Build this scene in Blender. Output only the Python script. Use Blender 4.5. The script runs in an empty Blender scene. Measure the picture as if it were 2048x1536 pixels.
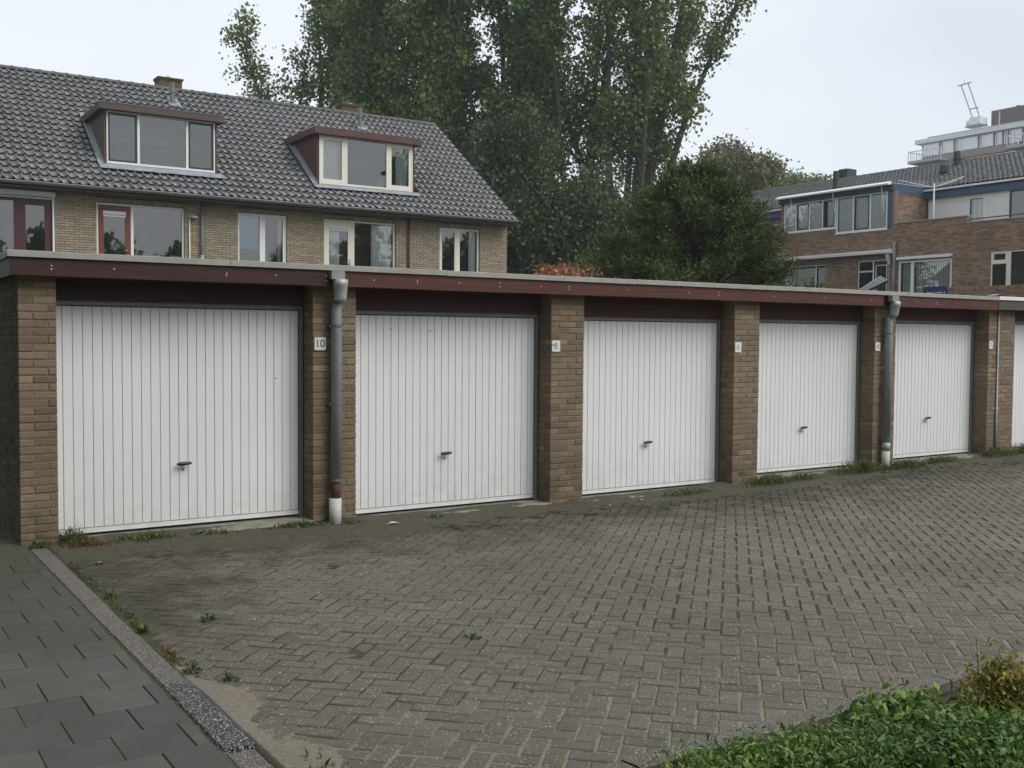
import bpy, math, random
import numpy as np
from mathutils import Vector

random.seed(11)
rng = np.random.default_rng(11)
R = math.radians
scene = bpy.context.scene
COL = scene.collection

# ------------------------------------------------------------------ camera
EYE = (0.0, 0.0, 1.65)
YAW, PITCH, ROLL, FPX = R(33.25), R(2.453), R(0.406), 2106.0
_fw = Vector((math.sin(YAW) * math.cos(PITCH), math.cos(YAW) * math.cos(PITCH), -math.sin(PITCH)))
_r0 = Vector((math.cos(YAW), -math.sin(YAW), 0))
_u0 = _r0.cross(_fw)
_rt = _r0 * math.cos(ROLL) + _u0 * math.sin(ROLL)
_up = _u0 * math.cos(ROLL) - _r0 * math.sin(ROLL)
camd = bpy.data.cameras.new('camera')
camd.sensor_width = 36.0
camd.lens = 36.0 * FPX / 2048.0
camd.clip_start, camd.clip_end = 0.05, 2000.0
cam = bpy.data.objects.new('camera', camd)
COL.objects.link(cam)
from mathutils import Matrix, noise as mnoise
cam.matrix_world = Matrix(((_rt.x, _up.x, -_fw.x, EYE[0]), (_rt.y, _up.y, -_fw.y, EYE[1]), (_rt.z, _up.z, -_fw.z, EYE[2]), (0, 0, 0, 1)))
scene.camera = cam


def seen(x, y, z, margin=60):
    """Distance from the camera when the point lies inside the picture, else a large number (used to choose which pieces become objects)."""
    v = Vector((x, y, z)) - Vector(EYE)
    d = v.dot(_fw)
    if d < 0.2:
        return 1e4 + v.length
    px, py = 1024 + FPX * v.dot(_rt) / d, 768 - FPX * v.dot(_up) / d
    if -margin < px < 2048 + margin and -margin < py < 1536 + margin:
        return d
    return 1e4 + d


# ------------------------------------------------------------------ daylight: overcast sky, soft sun
SUN_EL, SUN_AZ = R(46), R(150)
world = bpy.data.worlds.new('World')
scene.world = world
world.use_nodes = True
wn, wl = world.node_tree.nodes, world.node_tree.links
wn.clear()
sky = wn.new('ShaderNodeTexSky')
sky.sky_type = 'NISHITA'
sky.sun_disc = False
sky.sun_elevation = SUN_EL
sky.sun_rotation = SUN_AZ
sky.air_density, sky.dust_density, sky.ozone_density = 1.0, 4.0, 1.0
cloud = wn.new('ShaderNodeTexCoord')
cmap = wn.new('ShaderNodeMapping'); cmap.inputs['Scale'].default_value = (1, 1, 2.2)
cn = wn.new('ShaderNodeTexNoise'); cn.inputs['Scale'].default_value = 1.6; cn.inputs['Detail'].default_value = 4
cr = wn.new('ShaderNodeValToRGB')
cr.color_ramp.elements[0].position, cr.color_ramp.elements[1].position = 0.3, 0.75
cr.color_ramp.elements[0].color = (5.9, 6.4, 7.0, 1)
cr.color_ramp.elements[1].color = (7.75, 8.1, 8.5, 1)
wl.new(cloud.outputs['Generated'], cmap.inputs['Vector'])
wl.new(cmap.outputs['Vector'], cn.inputs['Vector'])
wl.new(cn.outputs['Fac'], cr.inputs['Fac'])
mixw = wn.new('ShaderNodeMix'); mixw.data_type = 'RGBA'; mixw.inputs['Factor'].default_value = 0.9
wl.new(sky.outputs['Color'], mixw.inputs['A'])
wl.new(cr.outputs['Color'], mixw.inputs['B'])
bg = wn.new('ShaderNodeBackground'); bg.inputs['Strength'].default_value = 0.1
wo = wn.new('ShaderNodeOutputWorld')
wl.new(mixw.outputs['Result'], bg.inputs['Color'])
wl.new(bg.outputs['Background'], wo.inputs['Surface'])
sund = bpy.data.lights.new('sun', 'SUN')
sund.energy = 1.5
sund.angle = R(35)
sund.color = (1.0, 0.98, 0.94)
sun = bpy.data.objects.new('sun', sund)
COL.objects.link(sun)
sdir = Vector((math.sin(SUN_AZ) * math.cos(SUN_EL), math.cos(SUN_AZ) * math.cos(SUN_EL), math.sin(SUN_EL)))
sun.rotation_euler = (-sdir).to_track_quat('-Z', 'Y').to_euler()
scene.view_settings.view_transform = 'Standard'
scene.view_settings.look = 'None'
scene.view_settings.exposure = 0.44
scene.view_settings.gamma = 1.0
scene.view_settings.use_curve_mapping = False
scene.cycles.max_bounces = 8
scene.cycles.transparent_max_bounces = 12
scene.cycles.use_denoising = True

# ------------------------------------------------------------------ materials
def nt(name):
    m = bpy.data.materials.new(name)
    m.use_nodes = True
    n, l = m.node_tree.nodes, m.node_tree.links
    n.clear()
    out = n.new('ShaderNodeOutputMaterial')
    return m, n, l, out


def ramp(n, l, src, stops, interp='LINEAR'):
    r = n.new('ShaderNodeValToRGB')
    e = r.color_ramp.elements
    while len(e) < len(stops):
        e.new(0.5)
    for k, (p, c) in enumerate(stops):
        e[k].position = p
        e[k].color = tuple(c) + (1,) if len(c) == 3 else c
    r.color_ramp.interpolation = interp
    l.new(src, r.inputs['Fac'])
    return r.outputs['Color']


def noise(n, l, scale, detail=4, rough=0.55, stretch=None, obj=False):
    if obj:
        tc = n.new('ShaderNodeTexCoord'); src = tc.outputs['Object']
    else:
        g = n.new('ShaderNodeNewGeometry'); src = g.outputs['Position']
    if stretch:
        mp = n.new('ShaderNodeMapping'); mp.inputs['Scale'].default_value = stretch
        l.new(src, mp.inputs['Vector']); src = mp.outputs['Vector']
    t = n.new('ShaderNodeTexNoise')
    t.inputs['Scale'].default_value = scale
    t.inputs['Detail'].default_value = detail
    t.inputs['Roughness'].default_value = rough
    l.new(src, t.inputs['Vector'])
    return t.outputs['Fac']


def piece_random(n, l):
    """One random number per piece, whether it is an object of its own or an island of a joined mesh."""
    oi = n.new('ShaderNodeObjectInfo')
    ge = n.new('ShaderNodeNewGeometry')
    a = n.new('ShaderNodeMath'); a.operation = 'MULTIPLY_ADD'
    l.new(oi.outputs['Random'], a.inputs[0]); a.inputs[1].default_value = 37.31
    l.new(ge.outputs['Random Per Island'], a.inputs[2])
    w = n.new('ShaderNodeTexWhiteNoise'); w.noise_dimensions = '1D'
    l.new(a.outputs[0], w.inputs['W'])
    return w.outputs['Value']


def mix(n, l, fac, a, b, mode='MIX'):
    m = n.new('ShaderNodeMix'); m.data_type = 'RGBA'; m.blend_type = mode
    for s, v in ((m.inputs['Factor'], fac), (m.inputs['A'], a), (m.inputs['B'], b)):
        if isinstance(v, (int, float)):
            s.default_value = v
        elif isinstance(v, tuple):
            s.default_value = v + (1,) if len(v) == 3 else v
        else:
            l.new(v, s)
    return m.outputs['Result']


def val(n, l, src, lo, hi, a=0.0, b=1.0):
    m = n.new('ShaderNodeMapRange')
    l.new(src, m.inputs['Value'])
    m.inputs['From Min'].default_value, m.inputs['From Max'].default_value = lo, hi
    m.inputs['To Min'].default_value, m.inputs['To Max'].default_value = a, b
    return m.outputs['Result']


def mul(n, l, a, b, op='MULTIPLY'):
    m = n.new('ShaderNodeMath'); m.operation = op; m.use_clamp = True
    for s, v in ((m.inputs[0], a), (m.inputs[1], b)):
        if isinstance(v, (int, float)):
            s.default_value = v
        else:
            l.new(v, s)
    return m.outputs[0]


def shade(n, l, out, color, rough=0.8, bump=None, bdist=0.004, bstr=0.6, metallic=0.0, spec=0.5):
    p = n.new('ShaderNodeBsdfPrincipled')
    if isinstance(color, tuple):
        p.inputs['Base Color'].default_value = color + (1,) if len(color) == 3 else color
    else:
        l.new(color, p.inputs['Base Color'])
    if isinstance(rough, (int, float)):
        p.inputs['Roughness'].default_value = rough
    else:
        l.new(rough, p.inputs['Roughness'])
    p.inputs['Metallic'].default_value = metallic
    p.inputs['Specular IOR Level'].default_value = spec
    if bump is not None:
        b = n.new('ShaderNodeBump')
        b.inputs['Distance'].default_value = bdist
        b.inputs['Strength'].default_value = bstr
        l.new(bump, b.inputs['Height'])
        l.new(b.outputs['Normal'], p.inputs['Normal'])
    l.new(p.outputs['BSDF'], out.inputs['Surface'])
    return p


def brick_mat(name, stops, grime=(0.03, 0.028, 0.02), grime_amt=0.5, moss=0.0):
    m, n, l, out = nt(name)
    c = ramp(n, l, piece_random(n, l), stops)
    c = mix(n, l, 0.5, c, ramp(n, l, noise(n, l, 28, 5, 0.7), [(0.3, (0.55, 0.55, 0.55)), (0.7, (1.25, 1.25, 1.25))]), 'MULTIPLY')
    g = val(n, l, noise(n, l, 1.1, 5, 0.62), 0.46, 0.72, 0.0, grime_amt)
    c = mix(n, l, g, c, grime)
    if moss:
        ge = n.new('ShaderNodeNewGeometry'); sp = n.new('ShaderNodeSeparateXYZ'); l.new(ge.outputs['Position'], sp.inputs[0])
        low = val(n, l, sp.outputs['Z'], 0.55, 0.0, 0.0, 1.0)
        mk = mul(n, l, mul(n, l, low, val(n, l, noise(n, l, 6, 5, 0.7), 0.42, 0.62)), moss)
        c = mix(n, l, mk, c, (0.055, 0.062, 0.02))
    shade(n, l, out, c, 0.9, noise(n, l, 70, 4, 0.7), 0.004, 0.7, spec=0.2)
    return m


def plain(name, color, rough=0.6, var=0.12, scale=9, metallic=0.0, dirt=0.0, dirt_col=(0.08, 0.075, 0.06), stretch=None, bump=0.0, spec=0.5, obj=False):
    m, n, l, out = nt(name)
    f = noise(n, l, scale, 5, 0.6, stretch, obj)
    lo, hi = tuple(x * (1 - var) for x in color), tuple(min(1, x * (1 + var)) for x in color)
    c = ramp(n, l, f, [(0.3, lo), (0.7, hi)])
    if dirt:
        c = mix(n, l, val(n, l, noise(n, l, scale * 0.35, 6, 0.7, stretch), 0.5, 0.75, 0, dirt), c, dirt_col)
    shade(n, l, out, c, rough, f if bump else None, bump, 0.6, metallic, spec)
    return m


M = {}
M['garage_brick'] = brick_mat('garage_brick', [(0.0, (0.175, 0.128, 0.084)), (0.3, (0.225, 0.170, 0.112)), (0.65, (0.255, 0.197, 0.130)), (0.78, (0.205, 0.142, 0.096)), (0.95, (0.265, 0.208, 0.136)), (1.0, (0.315, 0.25, 0.152))], grime_amt=0.3, moss=0.8)
M['house_brick'] = brick_mat('house_brick', [(0.0, (0.29, 0.237, 0.170)), (0.4, (0.345, 0.290, 0.212)), (0.75, (0.395, 0.335, 0.245)), (1.0, (0.31, 0.245, 0.182))], grime_amt=0.12)
M['red_brick'] = brick_mat('red_brick', [(0.0, (0.22, 0.14, 0.096)), (0.4, (0.31, 0.205, 0.138)), (0.8, (0.40, 0.275, 0.185)), (1.0, (0.24, 0.17, 0.13))], grime_amt=0.3)
M['garage_mortar'] = plain('garage_mortar', (0.165, 0.130, 0.092), 0.95, 0.3, 20)
M['house_mortar'] = plain('house_mortar', (0.105, 0.085, 0.062), 0.95, 0.25, 20)
M['red_mortar'] = plain('red_mortar', (0.17, 0.135, 0.11), 0.95, 0.25, 20)


def door_mat():
    m, n, l, out = nt('white_door')
    c = ramp(n, l, noise(n, l, 2.2, 5, 0.6, (1, 1, 0.3)), [(0.3, (0.775, 0.785, 0.79)), (0.7, (0.815, 0.82, 0.815))])
    c = mix(n, l, 1.0, c, ramp(n, l, noise(n, l, 0.42, 3, 0.5), [(0.35, (0.95, 0.95, 0.94)), (0.65, (1.03, 1.03, 1.03))]), 'MULTIPLY')
    g = n.new('ShaderNodeNewGeometry'); sp = n.new('ShaderNodeSeparateXYZ'); l.new(g.outputs['Position'], sp.inputs[0])
    low = val(n, l, sp.outputs['Z'], 0.42, -0.02)
    splash = mul(n, l, low, val(n, l, noise(n, l, 9, 6, 0.75), 0.40, 0.68))
    c = mix(n, l, mul(n, l, splash, 0.38), c, (0.45, 0.435, 0.38))
    drip = val(n, l, noise(n, l, 7, 5, 0.7, (3.0, 1, 0.10)), 0.58, 0.75, 0, 0.11)
    c = mix(n, l, drip, c, (0.5, 0.49, 0.44))
    v = n.new('ShaderNodeTexVoronoi'); v.inputs['Scale'].default_value = 4.6; l.new(g.outputs['Position'], v.inputs['Vector'])
    sc = n.new('ShaderNodeSeparateColor'); l.new(v.outputs['Color'], sc.inputs['Color'])
    chip = mul(n, l, val(n, l, v.outputs['Distance'], 0.045, 0.028), val(n, l, sc.outputs['Blue'], 0.80, 0.84))
    c = mix(n, l, chip, c, (0.12, 0.085, 0.06))
    shade(n, l, out, c, 0.42, noise(n, l, 1.4, 2), 0.01, 0.12)
    return m


M['white_door'] = door_mat()
M['groove'] = plain('groove', (0.52, 0.53, 0.53), 0.7)
M['white_paint'] = plain('white_paint', (0.76, 0.76, 0.73), 0.4, 0.03, 4, dirt=0.1, dirt_col=(0.4, 0.4, 0.36))
M['cream_paint'] = plain('cream_paint', (0.74, 0.71, 0.60), 0.4, 0.03, 4, dirt=0.1, dirt_col=(0.4, 0.38, 0.3))
M['offwhite_panel'] = plain('offwhite_panel', (0.74, 0.73, 0.70), 0.6, 0.03, 2)
M['steel_grey'] = plain('steel_grey', (0.20, 0.215, 0.225), 0.55, 0.12, 8)
M['zinc'] = plain('zinc', (0.30, 0.32, 0.33), 0.5, 0.22, 5, metallic=0.25, dirt=0.3, dirt_col=(0.2, 0.19, 0.15), stretch=(1, 1, 0.4))
M['light_zinc'] = plain('light_zinc', (0.40, 0.42, 0.42), 0.5, 0.12, 9, metallic=0.2, dirt=0.35, dirt_col=(0.28, 0.24, 0.12), stretch=(1, 1, 0.4))
M['coping'] = plain('coping', (0.33, 0.325, 0.29), 0.55, 0.12, 6, dirt=0.5, dirt_col=(0.28, 0.27, 0.22))
M['gutter'] = plain('gutter', (0.13, 0.14, 0.14), 0.45, 0.15, 6)
M['lead'] = plain('lead', (0.27, 0.30, 0.33), 0.5, 0.25, 7, metallic=0.2, dirt=0.3, bump=0.004)
M['rust'] = plain('rust', (0.10, 0.042, 0.026), 0.8, 0.25, 30)
M['sleeve'] = plain('sleeve', (0.52, 0.52, 0.50), 0.6, 0.08, 6, dirt=0.4, dirt_col=(0.22, 0.2, 0.15))
M['black_plastic'] = plain('black_plastic', (0.02, 0.021, 0.026), 0.4)
M['bitumen'] = plain('bitumen', (0.05, 0.05, 0.048), 0.9, 0.25, 5)
M['concrete'] = plain('concrete', (0.215, 0.20, 0.165), 0.9, 0.25, 12, dirt=0.8, dirt_col=(0.085, 0.078, 0.055), bump=0.003)
M['dark_red_door'] = plain('dark_red_door', (0.16, 0.04, 0.024), 0.45, 0.15, 6)
M['plum_door'] = plain('plum_door', (0.065, 0.016, 0.022), 0.45, 0.15, 6)
M['dormer_brown'] = plain('dormer_brown', (0.072, 0.045, 0.036), 0.55, 0.15, 6)
M['dormer_red'] = plain('dormer_red', (0.085, 0.03, 0.026), 0.55, 0.15, 6)
M['dark_green_sash'] = plain('dark_green_sash', (0.018, 0.03, 0.028), 0.4)
M['dark_blue'] = plain('dark_blue', (0.022, 0.035, 0.055), 0.4)
M['blue_trim'] = plain('blue_trim', (0.035, 0.085, 0.155), 0.45, 0.12, 5)
M['blue_board'] = plain('blue_board', (0.012, 0.03, 0.12), 0.4)
M['curtain'] = plain('curtain', (0.86, 0.88, 0.88), 0.9, 0.12, 10, stretch=(6, 6, 0.5))
M['mint_curtain'] = plain('mint_curtain', (0.60, 0.72, 0.67), 0.9, 0.2, 10, stretch=(6, 6, 0.5))
M['blue_blind'] = plain('blue_blind', (0.20, 0.42, 0.62), 0.8, 0.08, 6)
M['pale_blind'] = plain('pale_blind', (0.84, 0.88, 0.83), 0.8, 0.05, 6)
M['room'] = plain('room', (0.10, 0.10, 0.095), 0.9, 0.3, 2)
M['grey_room'] = plain('grey_room', (0.34, 0.35, 0.35), 0.9, 0.15, 2)
M['bark'] = plain('bark', (0.055, 0.05, 0.038), 0.95, 0.35, 9, stretch=(1, 1, 0.3), bump=0.02)
M['soil'] = plain('soil', (0.06, 0.05, 0.036), 1.0, 0.35, 25, bump=0.015)
M['garden'] = plain('garden', (0.05, 0.06, 0.025), 1.0, 0.35, 3)
M['dirt'] = plain('dirt', (0.066, 0.060, 0.040), 1.0, 0.6, 40, dirt=0.7, dirt_col=(0.080, 0.088, 0.034), bump=0.012)
M['sand'] = plain('sand', (0.18, 0.158, 0.118), 1.0, 0.25, 60, dirt=0.5, dirt_col=(0.11, 0.098, 0.07), bump=0.008)
M['chimney_brick'] = plain('chimney_brick', (0.11, 0.072, 0.055), 0.95, 0.3, 25, dirt=0.5, dirt_col=(0.05, 0.06, 0.02))
M['moss'] = plain('moss', (0.075, 0.085, 0.022), 1.0, 0.4, 30, bump=0.01)
M['apartment_brick'] = plain('apartment_brick', (0.28, 0.245, 0.225), 0.9, 0.1, 2)
M['apartment_white'] = plain('apartment_white', (0.66, 0.68, 0.70), 0.6, 0.04, 2)
M['apartment_grey'] = plain('apartment_grey', (0.33, 0.36, 0.36), 0.7, 0.1, 2)
M['lift_brown'] = plain('lift_brown', (0.14, 0.115, 0.115), 0.9, 0.12, 3)
M['crane_grey'] = plain('crane_grey', (0.30, 0.33, 0.37), 0.5, 0.1, 2)
M['sign_white'] = plain('sign_white', (0.74, 0.74, 0.72), 0.4, 0.03, 20)
M['sign_ink'] = plain('sign_ink', (0.025, 0.025, 0.025), 0.6)
M['faded_ink'] = plain('faded_ink', (0.30, 0.30, 0.30), 0.6, 0.3, 60)
M['paper'] = plain('paper', (0.7, 0.7, 0.68), 0.7)
M['dead_leaf'] = plain('dead_leaf', (0.38, 0.26, 0.075), 0.8, 0.2, 40)
M['box_wood'] = plain('box_wood', (0.42, 0.23, 0.08), 0.7)
M['green_picture'] = plain('green_picture', (0.02, 0.16, 0.11), 0.5)


def wood_mat(name, paint, bare, amt, light):
    m, n, l, out = nt(name)
    f = noise(n, l, 3.2, 8, 0.72, (0.5, 1, 9))
    c = ramp(n, l, noise(n, l, 5, 6, 0.6, (0.25, 1, 12)), [(0.3, tuple(x * 0.72 for x in paint)), (0.7, tuple(x * 1.25 for x in paint))])
    c = mix(n, l, val(n, l, f, 0.5, 0.66, 0, amt), c, bare)
    f2 = noise(n, l, 6, 8, 0.8, (0.35, 1, 14))
    c = mix(n, l, val(n, l, f2, 0.63, 0.74, 0, light), c, (0.24, 0.17, 0.14))
    shade(n, l, out, c, 0.6, f, 0.003, 0.5, spec=0.35)
    return m


M['old_wood'] = wood_mat('old_wood', (0.050, 0.021, 0.017), (0.025, 0.020, 0.017), 0.9, 0.35)
M['red_wood'] = wood_mat('red_wood', (0.092, 0.032, 0.026), (0.055, 0.032, 0.026), 0.75, 0.35)
M['grey_wood'] = wood_mat('grey_wood', (0.085, 0.078, 0.062), (0.05, 0.048, 0.038), 0.8, 0.2)
M['lintel_wood'] = wood_mat('lintel_wood', (0.070, 0.023, 0.020), (0.042, 0.022, 0.019), 0.6, 0.1)


def glass_mat(name, refl=0.16, tint=(0.86, 0.9, 0.9)):
    m, n, l, out = nt(name)
    t = n.new('ShaderNodeBsdfTransparent'); t.inputs['Color'].default_value = tint + (1,)
    g = n.new('ShaderNodeBsdfGlossy'); g.inputs['Roughness'].default_value = 0.015
    lw = n.new('ShaderNodeLayerWeight'); lw.inputs['Blend'].default_value = 0.35
    f = val(n, l, lw.outputs['Fresnel'], 0.0, 1.0, refl, 1.0)
    mx = n.new('ShaderNodeMixShader')
    l.new(f, mx.inputs['Fac']); l.new(t.outputs['BSDF'], mx.inputs[1]); l.new(g.outputs['BSDF'], mx.inputs[2])
    l.new(mx.outputs['Shader'], out.inputs['Surface'])
    return m


M['glass'] = glass_mat('glass')
M['sky_glass'] = glass_mat('sky_glass', 0.2, (0.96, 0.98, 0.98))
M['far_glass'] = glass_mat('far_glass', 0.42, (0.8, 0.86, 0.86))


def tile_mat():
    m, n, l, out = nt('roof_tile')
    c = ramp(n, l, piece_random(n, l), [(0.0, (0.088, 0.089, 0.092)), (0.6, (0.115, 0.116, 0.119)), (1.0, (0.145, 0.145, 0.143))])
    c = mix(n, l, 0.55, c, ramp(n, l, noise(n, l, 14, 5, 0.7), [(0.3, (0.6, 0.6, 0.6)), (0.7, (1.3, 1.3, 1.3))]), 'MULTIPLY')
    c = mix(n, l, val(n, l, noise(n, l, 1.2, 6, 0.7), 0.5, 0.72, 0, 0.55), c, (0.052, 0.047, 0.035))
    shade(n, l, out, c, val(n, l, noise(n, l, 9, 3), 0.3, 0.7, 0.24, 0.42), noise(n, l, 60, 4, 0.7), 0.004, 0.4, spec=0.6)
    return m


M['roof_tile'] = tile_mat()
M['ridge_tile'] = plain('ridge_tile', (0.10, 0.10, 0.085), 0.8, 0.3, 12, dirt=0.6, dirt_col=(0.06, 0.065, 0.03))


def paver_mat():
    m, n, l, out = nt('paver')
    c = ramp(n, l, piece_random(n, l), [(0.0, (0.122, 0.114, 0.096)), (0.25, (0.150, 0.136, 0.113)), (0.5, (0.135, 0.126, 0.106)), (0.75, (0.157, 0.137, 0.112)), (1.0, (0.168, 0.152, 0.124))])
    c = mix(n, l, 0.7, c, ramp(n, l, noise(n, l, 110, 5, 0.85), [(0.3, (0.42, 0.42, 0.42)), (0.7, (1.55, 1.55, 1.55))]), 'MULTIPLY')
    g = n.new('ShaderNodeNewGeometry')
    v = n.new('ShaderNodeTexVoronoi'); v.inputs['Scale'].default_value = 78
    l.new(g.outputs['Position'], v.inputs['Vector'])
    wn1 = n.new('ShaderNodeSeparateColor'); l.new(v.outputs['Color'], wn1.inputs['Color'])
    spot = mul(n, l, val(n, l, v.outputs['Distance'], 0.34, 0.22), val(n, l, wn1.outputs['Red'], 0.74, 0.80))
    c = mix(n, l, mul(n, l, spot, 0.9), c, (0.52, 0.49, 0.44))
    v2 = n.new('ShaderNodeTexVoronoi'); v2.inputs['Scale'].default_value = 24
    l.new(g.outputs['Position'], v2.inputs['Vector'])
    s2 = n.new('ShaderNodeSeparateColor'); l.new(v2.outputs['Color'], s2.inputs['Color'])
    crumb = mul(n, l, val(n, l, v2.outputs['Distance'], 0.20, 0.13), val(n, l, s2.outputs['Red'], 0.84, 0.88))
    c = mix(n, l, mul(n, l, crumb, 0.75), c, (0.50, 0.46, 0.40))
    c = mix(n, l, 0.75, c, ramp(n, l, noise(n, l, 0.55, 6, 0.65), [(0.32, (0.74, 0.75, 0.70)), (0.68, (1.2, 1.18, 1.14))]), 'MULTIPLY')
    c = mix(n, l, val(n, l, noise(n, l, 0.8, 5, 0.6, (1.0, 1.0, 1.0)), 0.60, 0.74, 0, 0.45), c, (0.062, 0.058, 0.048))
    # worn sand on top
    c = mix(n, l, val(n, l, noise(n, l, 1.6, 7, 0.72), 0.5, 0.72, 0, 0.45), c, (0.205, 0.178, 0.14))
    # moss and dirt lying in a band in front of the garages and along the kerb
    sp = n.new('ShaderNodeSeparateXYZ'); l.new(g.outputs['Position'], sp.inputs[0])
    patch = noise(n, l, 2.6, 7, 0.75)
    band = mul(n, l, val(n, l, sp.outputs['Y'], 6.4, 8.7), 1.0)
    left = mul(n, l, val(n, l, sp.outputs['X'], 3.2, 1.5), val(n, l, sp.outputs['Y'], 4.8, 6.6))
    mk = mul(n, l, mul(n, l, mul(n, l, band, left, 'MAXIMUM'), 0.42, 'MULTIPLY'), patch, 'ADD')
    c = mix(n, l, val(n, l, mk, 0.62, 0.88, 0, 0.88), c, ramp(n, l, noise(n, l, 18, 5, 0.7), [(0.3, (0.032, 0.030, 0.021)), (0.55, (0.058, 0.053, 0.035)), (0.75, (0.056, 0.066, 0.026))]))
    shade(n, l, out, c, 0.85, noise(n, l, 140, 4, 0.85), 0.007, 0.9, spec=0.3)
    return m


M['paver'] = paver_mat()


def joint_mat():
    m, n, l, out = nt('joint_sand')
    a = ramp(n, l, noise(n, l, 45, 5, 0.7), [(0.3, (0.17, 0.15, 0.105)), (0.7, (0.27, 0.24, 0.17))])
    g = n.new('ShaderNodeNewGeometry'); sp = n.new('ShaderNodeSeparateXYZ'); l.new(g.outputs['Position'], sp.inputs[0])
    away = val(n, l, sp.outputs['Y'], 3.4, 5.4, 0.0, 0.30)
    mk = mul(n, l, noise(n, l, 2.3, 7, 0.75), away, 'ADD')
    moss_shade = ramp(n, l, noise(n, l, 30, 5, 0.7), [(0.3, (0.046, 0.044, 0.030)), (0.6, (0.074, 0.076, 0.040)), (0.8, (0.12, 0.125, 0.056))])  # moss tones, with the shadow gaps of the further joints painted in
    c = mix(n, l, val(n, l, mk, 0.52, 0.68), a, moss_shade)
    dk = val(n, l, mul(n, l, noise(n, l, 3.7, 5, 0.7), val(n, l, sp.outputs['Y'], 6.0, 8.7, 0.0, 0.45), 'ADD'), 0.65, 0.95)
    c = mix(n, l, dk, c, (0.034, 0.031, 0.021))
    shade(n, l, out, c, 1.0, noise(n, l, 60, 4, 0.7), 0.006, 0.8, spec=0.1)
    return m


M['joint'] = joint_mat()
M['slab_joint'] = plain('slab_joint', (0.062, 0.066, 0.034), 1.0, 0.45, 14)


def slab_mat():
    m, n, l, out = nt('pavement_tile')
    c = ramp(n, l, piece_random(n, l), [(0.0, (0.056, 0.055, 0.050)), (0.5, (0.073, 0.072, 0.064)), (1.0, (0.092, 0.090, 0.079))])
    c = mix(n, l, 0.5, c, ramp(n, l, noise(n, l, 120, 3, 0.8), [(0.3, (0.6, 0.6, 0.6)), (0.7, (1.35, 1.35, 1.35))]), 'MULTIPLY')
    c = mix(n, l, 0.8, c, ramp(n, l, noise(n, l, 2.2, 6, 0.7), [(0.3, (0.75, 0.76, 0.72)), (0.7, (1.2, 1.2, 1.16))]), 'MULTIPLY')
    g = n.new('ShaderNodeNewGeometry'); sp = n.new('ShaderNodeSeparateXYZ'); l.new(g.outputs['Position'], sp.inputs[0])
    mk = mul(n, l, noise(n, l, 2.4, 7, 0.75), val(n, l, sp.outputs['Y'], 4.2, 8.0, 0.0, 0.32), 'ADD')
    c = mix(n, l, val(n, l, mk, 0.56, 0.85, 0, 0.8), c, ramp(n, l, noise(n, l, 16, 6, 0.7), [(0.35, (0.035, 0.034, 0.023)), (0.7, (0.06, 0.068, 0.025))]))
    shade(n, l, out, c, val(n, l, noise(n, l, 3, 5, 0.7), 0.3, 0.7, 0.55, 0.85), noise(n, l, 150, 3, 0.8), 0.002, 0.5, spec=0.5)
    return m


M['slab'] = slab_mat()


def aggregate_mat(name, dark, light, scale, thr, base_amt):
    m, n, l, out = nt(name)
    g = n.new('ShaderNodeNewGeometry')
    v = n.new('ShaderNodeTexVoronoi'); v.inputs['Scale'].default_value = scale
    l.new(g.outputs['Position'], v.inputs['Vector'])
    s = n.new('ShaderNodeSeparateColor'); l.new(v.outputs['Color'], s.inputs['Color'])
    stone = ramp(n, l, s.outputs['Green'], [(0.0, dark), (0.45, tuple(x * 1.8 for x in dark)), (0.75, light), (1.0, tuple(min(1, x * 1.3) for x in light))])
    c = mix(n, l, val(n, l, v.outputs['Distance'], thr, thr + 0.15), stone, tuple(x * 0.55 for x in dark))
    c = mix(n, l, val(n, l, noise(n, l, 4, 6, 0.7), 0.45, 0.65, 0.25 * base_amt, base_amt), c, (0.135, 0.118, 0.092))
    shade(n, l, out, c, 0.8, v.outputs['Distance'], 0.004, -0.8, spec=0.3)
    return m


M['kerb_coarse'] = aggregate_mat('kerb_coarse', (0.045, 0.046, 0.049), (0.32, 0.31, 0.30), 120, 0.42, 0.1)
M['kerb_fine'] = aggregate_mat('kerb_fine', (0.13, 0.12, 0.105), (0.34, 0.31, 0.275), 110, 0.35, 0.75)


def leaf_mat(name, dark, mid, light, odd=None, trans=0.25, clump=0.5):
    m, n, l, out = nt(name)
    ge = n.new('ShaderNodeNewGeometry')
    c = ramp(n, l, ge.outputs['Random Per Island'], [(0.0, dark), (0.5, mid), (0.93, light), (1.0, odd or light)])
    f = noise(n, l, clump, 3, 0.6)
    c = mix(n, l, 0.8, c, ramp(n, l, f, [(0.33, (0.6, 0.65, 0.62)), (0.67, (1.35, 1.3, 1.15))]), 'MULTIPLY')
    p = n.new('ShaderNodeBsdfPrincipled'); p.inputs['Roughness'].default_value = 0.5
    p.inputs['Specular IOR Level'].default_value = 0.4
    l.new(c, p.inputs['Base Color'])
    t = n.new('ShaderNodeBsdfTranslucent'); l.new(c, t.inputs['Color'])
    mx = n.new('ShaderNodeMixShader'); mx.inputs['Fac'].default_value = trans
    l.new(p.outputs['BSDF'], mx.inputs[1]); l.new(t.outputs['BSDF'], mx.inputs[2])
    l.new(mx.outputs['Shader'], out.inputs['Surface'])
    return m


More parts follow.
